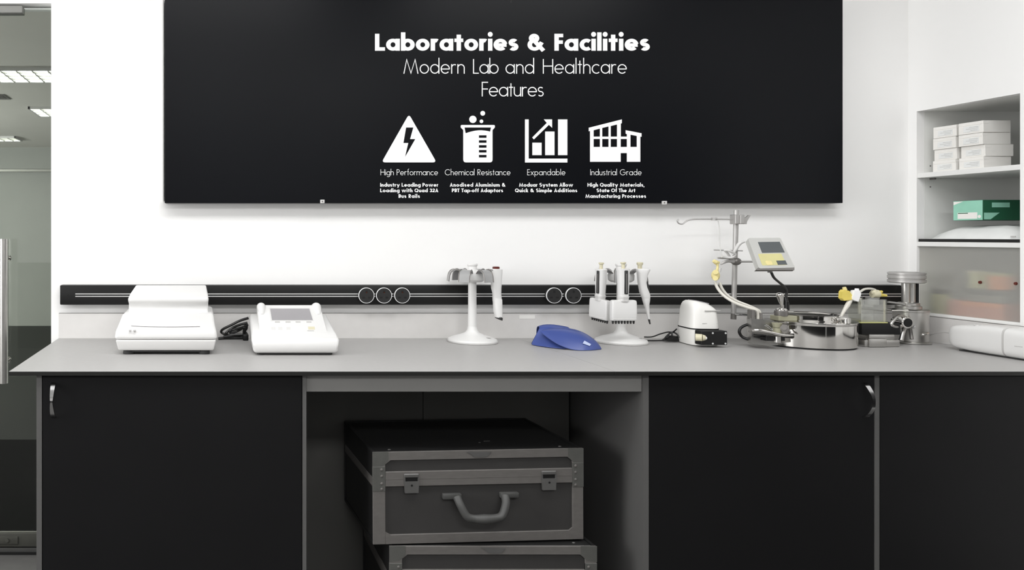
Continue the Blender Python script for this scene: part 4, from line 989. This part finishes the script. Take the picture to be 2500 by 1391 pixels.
# black plinth box and the clear chamber on it
t = thing('black_box', 'black oblong box on a steel footplate, behind the rim of the steel vessel', 'box', (2.53, 2.88, CT))
bx = 2.865
obj('housing', MB().box(XX(2104, bx), XX(2199, bx), bx, bx+.075, ZZ(817, bx), ZZ(789, bx), .003), 'hole', t)
obj('footplate', MB().box(XX(2100, bx), XX(2186, bx), bx-.02, bx+.07, CT+.0005, ZZ(828, bx), .003).box(XX(2107, bx), XX(2150, bx), bx-.028, bx-.01, CT+.0008, ZZ(826, bx-.02), .004).box(XX(2120, bx), XX(2182, bx), bx-.004, bx+.06, ZZ(829, bx), ZZ(816, bx), .002), 'steelb', t)
t = thing('sample_chamber', 'clear square chamber with a yellow-green base, standing on the black box', 'chamber', (2.50, 2.9, ZZ(789, bx)))
ax0, ax1, ay0, ay1 = XX(2103, bx), XX(2167, bx), bx+.002, bx+.062
az0, az1 = ZZ(789, bx)+.004, ZZ(731, bx)
w_ = .003
c = MB().box(ax0, ax1, ay0, ay0+w_, az0, az1).box(ax0, ax1, ay1-w_, ay1, az0, az1).box(ax0, ax0+w_, ay0+w_, ay1-w_, az0, az1).box(ax1-w_, ax1, ay0+w_, ay1-w_, az0, az1)
obj('chamber_walls', c, 'clear', t)
obj('base', MB().box(ax0-.002, ax1+.002, ay0-.002, ay1+.002, az0-.004, az0, .001, 1), 'liquid', t)
obj('edge_post', MB().box(ax1-.0075, ax1-.0035, ay0+.0035, ay0+.0075, az0, az1-.004), 'cream', t)
obj('inner_cup', MB().lathe([(.019, az1-.022), (.020, az1-.020), (.020, az1+.001), (.0215, az1+.0025), (.0215, az1+.004), (.012, az1+.0045)], (ax1-.030, (ay0+ay1)/2, 0), 28), 'smoke', t)
obj('probe', MB().cyl(((ax0+.012), ay0+.02, az0+.03), ((ax0+.012), ay0+.02, az1+.004), .006, .006, 14), 'tube', t)
# connectors and tube
t = thing('tube_connector', 'bright yellow tube connector standing on the vessel rim against the black track', 'connector', W(2045, 770, 2.88))
yd = 2.88
obj('body', MB().prism([W(2057, 712, yd), W(2062, 707, yd), W(2074, 710, yd), W(2080, 720, yd), (W(2082, 731, yd)), W(2062, 734, yd), W(2056, 728, yd)], (0, 1, 0), .018), 'yellow', t, ang=20)
obj('neck', MB().cyl(W(2063, 708, yd+.009), W(2061, 701, yd+.009), .0075, .006, 16), 'pyel', t)
obj('stem', MB().tube([W(2076, 732, yd+.009), W(2069, 745, yd+.005), W(2060, 760, yd), W(2052, 776, yd-.005), W(2050, 790, yd-.01)], .005, 12, radii=[.0075, .0085, .006, .0045, .0045]), 'tube', t)
t = thing('tube_connector', 'white tube connector beside the yellow one, with a pale tube arching off it', 'connector', W(2095, 737, yd))
obj('body', MB().prism([W(2081, 725, yd-.004), W(2087, 709, yd-.004), W(2098, 708, yd-.004), W(2103, 717, yd-.004), W(2096, 736.5, yd-.004), W(2082, 731, yd-.004)], (0, 1, 0), .018), 'ink', t, ang=20)
obj('neck', MB().cyl(W(2092, 710, yd+.005), W(2092, 704, yd+.005), .0075, .0065, 16), 'ink', t)
obj('arched_tube', MB().tube([W(2099, 713, yd+.005), W(2110, 706, yd+.01), W(2124, 704.5, yd+.015), W(2137, 708, yd+.02), W(2142, 718, yd+.02)], .0042, 12), 'tube', t)
obj('drop_tube', MB().tube([W(2101, 722, yd+.004), W(2104, 735, yd), W(2105, 752, yd+.005)], .0055, 10), 'clear', t)
t = thing('tube_connector', 'cream and orange nozzle lying on top of the clear square chamber', 'connector', W(2150, 728, yd+.02))
nd = yd+.02
obj('socket', MB().cyl(W(2129, 718, nd), W(2143, 717, nd), .013, .0155, 20).ball(W(2134, 714, nd), .012), 'cream', t)
obj('nozzle', MB().cyl(W(2142, 719, nd), W(2164, 721.5, nd), .0085, .0045, 16).cyl(W(2146, 712, nd), W(2153, 712, nd), .005).cyl(W(2149, 712, nd), W(2149, 720, nd), .005), 'yellow', t)
# ================================================================ WHITE DEVICE BY THE WALL
t = thing('lab_machine', 'long rounded white machine lying along the upstand, cut off by the photo edge', 'lab machine', (2.774, 2.6, CT))
def sec(y, x0, x1, z0, z1, n=4.5):
    return [((x0+x1)/2+a, y, (z0+z1)/2+b) for a, b in rrect((x1-x0)/2, (z1-z0)/2, n, 40)]
SX0, SX1 = 2.714, 2.834
obj('body', MB().rings([sec(2.812, 2.752, 2.806, .940, .968, 2.5), sec(2.808, 2.738, 2.818, .925, .978, 3), sec(2.795, 2.726, 2.828, .912, .986), sec(2.77, 2.717, 2.832, .904, .992), sec(2.72, SX0, SX1, .901, .999), sec(2.66, SX0, SX1, .900, 1.004), sec(2.602, SX0, SX1, .900, 1.003), sec(2.598, SX0, SX1, .900, 1.003)]), 'white', t, ang=60)
obj('joint_ring', MB().rings([sec(2.600, SX0+.002, SX1-.002, .902, 1.001), sec(2.588, SX0+.002, SX1-.002, .902, 1.001)]), 'btn', t)
obj('front_body', MB().rings([sec(2.590, SX0, SX1, .900, 1.003), sec(2.50, SX0, SX1, .900, .999), sec(2.40, SX0, SX1, .900, .990), sec(2.385, SX0+.01, SX1-.01, .905, .98)]), 'white', t, ang=60)
v_ = MB()
for i in range(4):
    y = 2.70-.016*i; v_.box(SX0+.012+.003*i, SX0+.034+.004*i, y, y+.006, .9975, 1.0005)
obj('vent', v_, 'white2', t)
obj('print_line', MB().box(SX0-.0006, SX0+.001, 2.53, 2.555, .944, .946), 'btn', t)
obj('foot', MB().box(SX0+.015, SX1-.015, 2.42, 2.76, CT+.0003, .902), 'foot', t)
t = tag(obj('thin_cord', MB().tube([W(2268, 819, 2.95), W(2275, 816, 2.93), W(2290, 812, 2.90), W(2305, 811, 2.87), W(2322, 813, 2.82)], .0016, 8), 'btn'), 'thin grey cord between the steel filter housing and the long white machine', 'cord')
# ================================================================ SHELVES IN THE WALL
t = thing('shelf_unit', 'white shelf unit set into the wall, with two shelves and a frosted sliding front', 'shelf unit', (RX+.2, 2.86, OZ0))
IX1 = RX+.50
obj('side_panel', MB().box(RX+.0305, IX1, OY1-.0004, OY1+.018, OZ0, OZ1+.018), 'shelfi', t)
obj('side_panel', MB().box(RX+.031, IX1, OY0-.018, OY0, OZ0, OZ1+.018), 'shelfi', t)
obj('top_panel', MB().box(RX+.0305, IX1, OY0+.0005, OY1, OZ1-.0004, OZ1+.018), 'shelfi', t)
obj('bottom_panel', MB().box(RX+.001, IX1, OY0+.0005, OY1, OZ0-.012, OZ0+.004), 'shelf', t)
obj('back_panel', MB().box(IX1, IX1+.01, OY0-.018, OY1+.018, OZ0, OZ1+.018), 'shelfi', t)
SZ1 = ZZ(423, OY1); SZ2 = ZZ(590, OY1)
obj('shelf', MB().box(RX+.002, IX1, OY0+.001, OY1, SZ1-.019, SZ1, .0008, 1), 'shelf', t)
obj('shelf', MB().box(RX+.002, IX1, OY0+.001, OY1, SZ2-.018, SZ2, .0008, 1), 'shelf', t)
for sz in (SZ1-.019, SZ2-.018):
    obj('shelf_pin', MB().cyl((RX+.055, OY1+.002, sz-.004), (RX+.055, OY1-.022, sz-.004), .0036, seg=12), 'gun', t)
for sz in (SZ1+.030, SZ1-.055, SZ2-.060):
    obj('pin_hole', MB().lathey([(.003, OY1-.0006), (.003, OY1+.001)], (RX+.055, 0, sz), 14), 'gun', t)
p = obj('sliding_front', MB().box(RX+.010, RX+.014, OY0+.002, OY1-.002, OZ0+.005, SZ2-.0185), 'frost', t)
for px, py in ((2393, 689), (2480, 692)):
    y = (RX+.009)*FPX/(px-VX); z = ZZ(py, y)
    obj('finger_pull', MB().cyl((RX+.0105, y, z), (RX+.006, y, z), .006, .005, 16), 'red', p)
obj('front_track', MB().box(RX+.006, RX+.020, OY0+.002, OY1-.002, OZ0+.0035, OZ0+.010), 'shelf', t)
# cartons on the upper shelf: two columns, four high
proto = None
CW, CD, CH = .092, .105, .0445
def carton_at(x, y, z, rz, lab):
    global proto
    if proto is None:
        proto = thing('small_carton', lab, 'box', (0, 0, 0), 'white cartons on the upper shelf')
        obj('carton', MB().box(0, CD, 0, CW, 0, CH*.99, .0008, 1), 'carton', proto)
        obj('lid_flap', MB().box(-.0008, .0, 0.002, CW-.002, CH*.72, CH*.965).box(-.0006, .02, -.0006, 0, CH*.72, CH*.965), 'carton', proto)
        l = MB().box(-.0012, -.0002, .014, CW-.020, CH*.16, CH*.64)
        lb = obj('label', l, 'wrap', proto)
        b = MB()
        for i, (a, e) in enumerate(((.016, .050), (.018, .062), (.020, .046))): b.box(-.0016, -.0010, a, e, CH*(.52-.13*i), CH*(.56-.13*i))
        obj('print', b, 'print', lb)
        proto.location = (x, y, z); proto.rotation_euler = (0, 0, rz)
    else: dup(proto, (x, y, z), rz, lab)
nm = ('bottom', 'second from the bottom', 'third from the bottom', 'topmost')
for col, (fx, y) in enumerate(((2.885, 2.928), (2.885, 2.822))):
    where = 'beside the end panel' if col == 0 else 'by the open side'
    for i in range(4):
        carton_at(fx+(0, .002, -.003, -.004)[i]*(1+col), y+(.003, .001, 0, -.002)[i]-(.002 if i == 3 else 0), SZ1+.0005+i*CH, (.01, -.012, .0, .02)[i],
                  'small white carton, %s of the stack of four %s' % (nm[i], where))
# middle shelf
t = thing('flat_tray', 'flat black tray lying on the middle shelf under white film packets', 'tray', (RX+.2, 2.86, SZ2))
obj('tray', MB().box(RX+.004, RX+.40, OY0+.004, OY1-.004, SZ2+.0005, SZ2+.004).box(RX+.004, RX+.010, OY0+.004, OY1-.004, SZ2+.004, SZ2+.011).box(RX+.39, RX+.40, OY0+.004, OY1-.004, SZ2+.004, SZ2+.011), 'hole', t)
obj('rim', MB().box(RX+.0035, RX+.0105, OY0+.004, OY1-.004, SZ2+.011, SZ2+.0122), 'gun', t)
t = thing('film_packet', 'wide white film-wrapped packet on the black tray, under the green glove box', 'packet', (RX+.15, 2.86, SZ2+.012))
g = MB(); rows = []
for i in range(13):
    r_ = []
    for j in range(15):
        u_, v_ = i/12, j/14
        x = RX+.016+.33*u_; y = OY0+.008+(OY1-OY0-.03)*v_
        z = SZ2+.0125+.050*min(1, 6*u_*(1-u_)*1.2)**.5*min(1, 5*v_*(1-v_))**.5+.004*math.sin(9*u_+5*v_)*math.sin(PI*u_)*math.sin(PI*v_)-.006*(v_ > .75)*(v_-.75)*4
        r_.append(Vector((x, y, max(z, SZ2+.0125))))
    rows.append(r_)
g.grid(rows)
g.rings([[Vector((RX+.016+.33*a, OY0+.008+(OY1-OY0-.03)*b, z)) for a, b in ((0, 0), (1, 0), (1, 1), (0, 1))] for z in (SZ2+.0122, SZ2+.0128)])
obj('wrap', g, 'wrap', t, ang=70)
obj('printed_mark', MB().box(RX+.0145, RX+.0165, 2.70, 2.716, SZ2+.020, SZ2+.024), 'btn', t)
gz = ZZ(538, 2.9); gy0, gy1 = 2.832, 2.945; gx = 2.890
t = thing('glove_box', 'green and mint card glove box on the middle shelf, lying on white film', 'box', (gx+.12, (gy0+gy1)/2, gz))
obj('carton', MB().box(gx, gx+.24, gy0, gy1, gz, gz+.076, .001, 1), 'green', t)
e = obj('end_panel', MB().box(gx-.0008, gx, gy0+.001, gy1-.001, gz+.001, gz+.075), 'mint', t)
obj('white_label', MB().box(gx-.0014, gx-.0006, gy0+.020, gy1-.018, gz+.006, gz+.030), 'carton', e)
obj('white_label', MB().prism([(gx-.0014, gy1-.002, gz+.060), (gx-.0014, gy1-.002, gz+.073), (gx-.0014, gy1-.040, gz+.073)], (1, 0, 0), .0008), 'carton', e)
obj('print', MB().box(gx-.0018, gx-.001, gy0+.055, gy1-.020, gz+.026, gz+.029), 'green', e)
obj('round_mark', MB().cyl((gx-.0016, gy0+.012, gz+.014), (gx-.0006, gy0+.012, gz+.014), .006, seg=18), 'carton', e)
obj('side_print', MB().prism([(gx+.004, gy0-.0008, gz+.003), (gx+.028, gy0-.0008, gz+.003), (gx+.062, gy0-.0008, gz+.028), (gx+.004, gy0-.0008, gz+.028)], (0, 1, 0), .001), 'mint', t)
obj('side_print', MB().box(gx+.034, gx+.10, gy0-.0008, gy0, gz+.048, gz+.066), 'mint', t)
# behind the frosted front
ZB = OZ0+.0045
t = thing('jar', 'pale yellow-green jar with a grey lid behind the frosted front, near the corner', 'jar', (2.915, 3.020, ZB))
obj('glass_body', MB().lathe([(.026, ZB), (.028, ZB+.003), (.028, ZB+.078), (.024, ZB+.084)], (2.915, 3.020, 0), 28), 'lime', t)
obj('lid', MB().lathe([(.028, ZB+.083), (.029, ZB+.085), (.029, ZB+.097), (.027, ZB+.099), (.001, ZB+.099)], (2.915, 3.020, 0), 28), 'gun', t)
t = thing('flat_carton', 'wide salmon pink carton at the bottom behind the frosted front', 'box', (2.98, 2.90, ZB))
obj('carton', MB().box(2.905, 3.06, 2.775, 2.985, ZB, ZB+.062, .002, 1), 'pink', t); obj('lid_band', MB().box(2.9042, 2.9052, 2.778, 2.93, ZB+.045, ZB+.060), 'orange', t)
t = thing('flat_carton', 'dull grey carton lying on the salmon pink one behind the frosted front', 'box', (2.98, 2.86, ZB+.0625))
obj('carton', MB().box(2.908, 3.05, 2.775, 2.900, ZB+.0625, ZB+.108, .002, 1), 'boxgrey', t); obj('lid_band', MB().box(2.907, 2.908, 2.776, 2.899, ZB+.09, ZB+.106), 'grey', t)
t = thing('plastic_tub', 'orange tub standing on the grey carton behind the frosted front', 'tub', (2.95, 2.79, ZB+.1085))
obj('tub', MB().lathe([(.030, ZB+.1085), (.036, ZB+.112), (.040, ZB+.165)], (2.952, 2.822, 0), 28), 'orange', t); obj('lid', MB().lathe([(.041, ZB+.164), (.042, ZB+.172), (.038, ZB+.175), (.001, ZB+.175)], (2.952, 2.822, 0), 28), 'lime', t)
t = thing('plastic_tub', 'yellow-green tub beside the orange one behind the frosted front', 'tub', (2.95, 2.88, ZB+.1085))
obj('tub', MB().lathe([(.028, ZB+.1085), (.033, ZB+.112), (.036, ZB+.170)], (2.955, 2.903, 0), 28), 'lime', t); obj('lid', MB().lathe([(.037, ZB+.169), (.038, ZB+.176), (.034, ZB+.179), (.001, ZB+.179)], (2.955, 2.903, 0), 28), 'cream', t)
# ================================================================ LIGHT
def area(name, loc, sx, sy, power, col=(1, 1, 1), rot=(0, 0, 0)):
    l = bpy.data.lights.new(name, 'AREA'); l.shape = 'RECTANGLE'; l.size = sx; l.size_y = sy; l.energy = power; l.color = col
    o = bpy.data.objects.new(name, l); C.objects.link(o); o.location = loc; o.rotation_euler = rot; return o
area('ceiling_lamp', (0.0, 1.75, 2.76), 1.2, 0.6, 33)
area('ceiling_lamp', (1.75, 1.75, 2.76), 1.2, 0.6, 34)
area('ceiling_lamp', (-1.6, 1.75, 2.76), 1.2, 0.6, 22)
area('ceiling_lamp', (-0.2, -0.7, 2.76), 1.2, 0.6, 55)
area('ceiling_lamp', (1.2, -0.7, 2.76), 1.2, 0.6, 62)
area('side_fill', (-3.8, 1.2, 1.7), 1.6, 1.8, 150, (1, 1, 1), (0, math.radians(-90), 0))  # added fill from the side for shelves and end wall, no window there
l = bpy.data.lights.new('corridor_fill', 'POINT'); l.energy = 740; l.shadow_soft_size = 0.4  # added fill floating at mid height to brighten the corridor, no fitting there
o = bpy.data.objects.new('corridor_fill', l); C.objects.link(o); o.location = (-5.0, 7.0, 1.7)
w = bpy.data.worlds.new('room_air'); bpy.context.scene.world = w; w.use_nodes = True
w.node_tree.nodes['Background'].inputs['Color'].default_value = (0.9, 0.92, 0.95, 1)
w.node_tree.nodes['Background'].inputs['Strength'].default_value = 0.05
# ================================================================ CAMERA
cam = bpy.data.cameras.new('camera'); co = bpy.data.objects.new('camera', cam); C.objects.link(co)
co.location = (0, 0, EYE); co.rotation_euler = (PI/2, 0, 0)
cam.sensor_fit = 'HORIZONTAL'; cam.sensor_width = 36; cam.lens = FPX/2500*36
cam.shift_x = (1250-VX)/2500; cam.shift_y = (VY-695.5)/2500
cam.clip_start = 0.05; cam.clip_end = 100
sc = bpy.context.scene; sc.camera = co
sc.view_settings.view_transform = 'Standard'; sc.view_settings.look = 'None'
sc.view_settings.gamma = 1; sc.view_settings.use_curve_mapping = False
sc.view_settings.exposure = -0.56
sc.cycles.max_bounces = 10; sc.cycles.transparent_max_bounces = 12
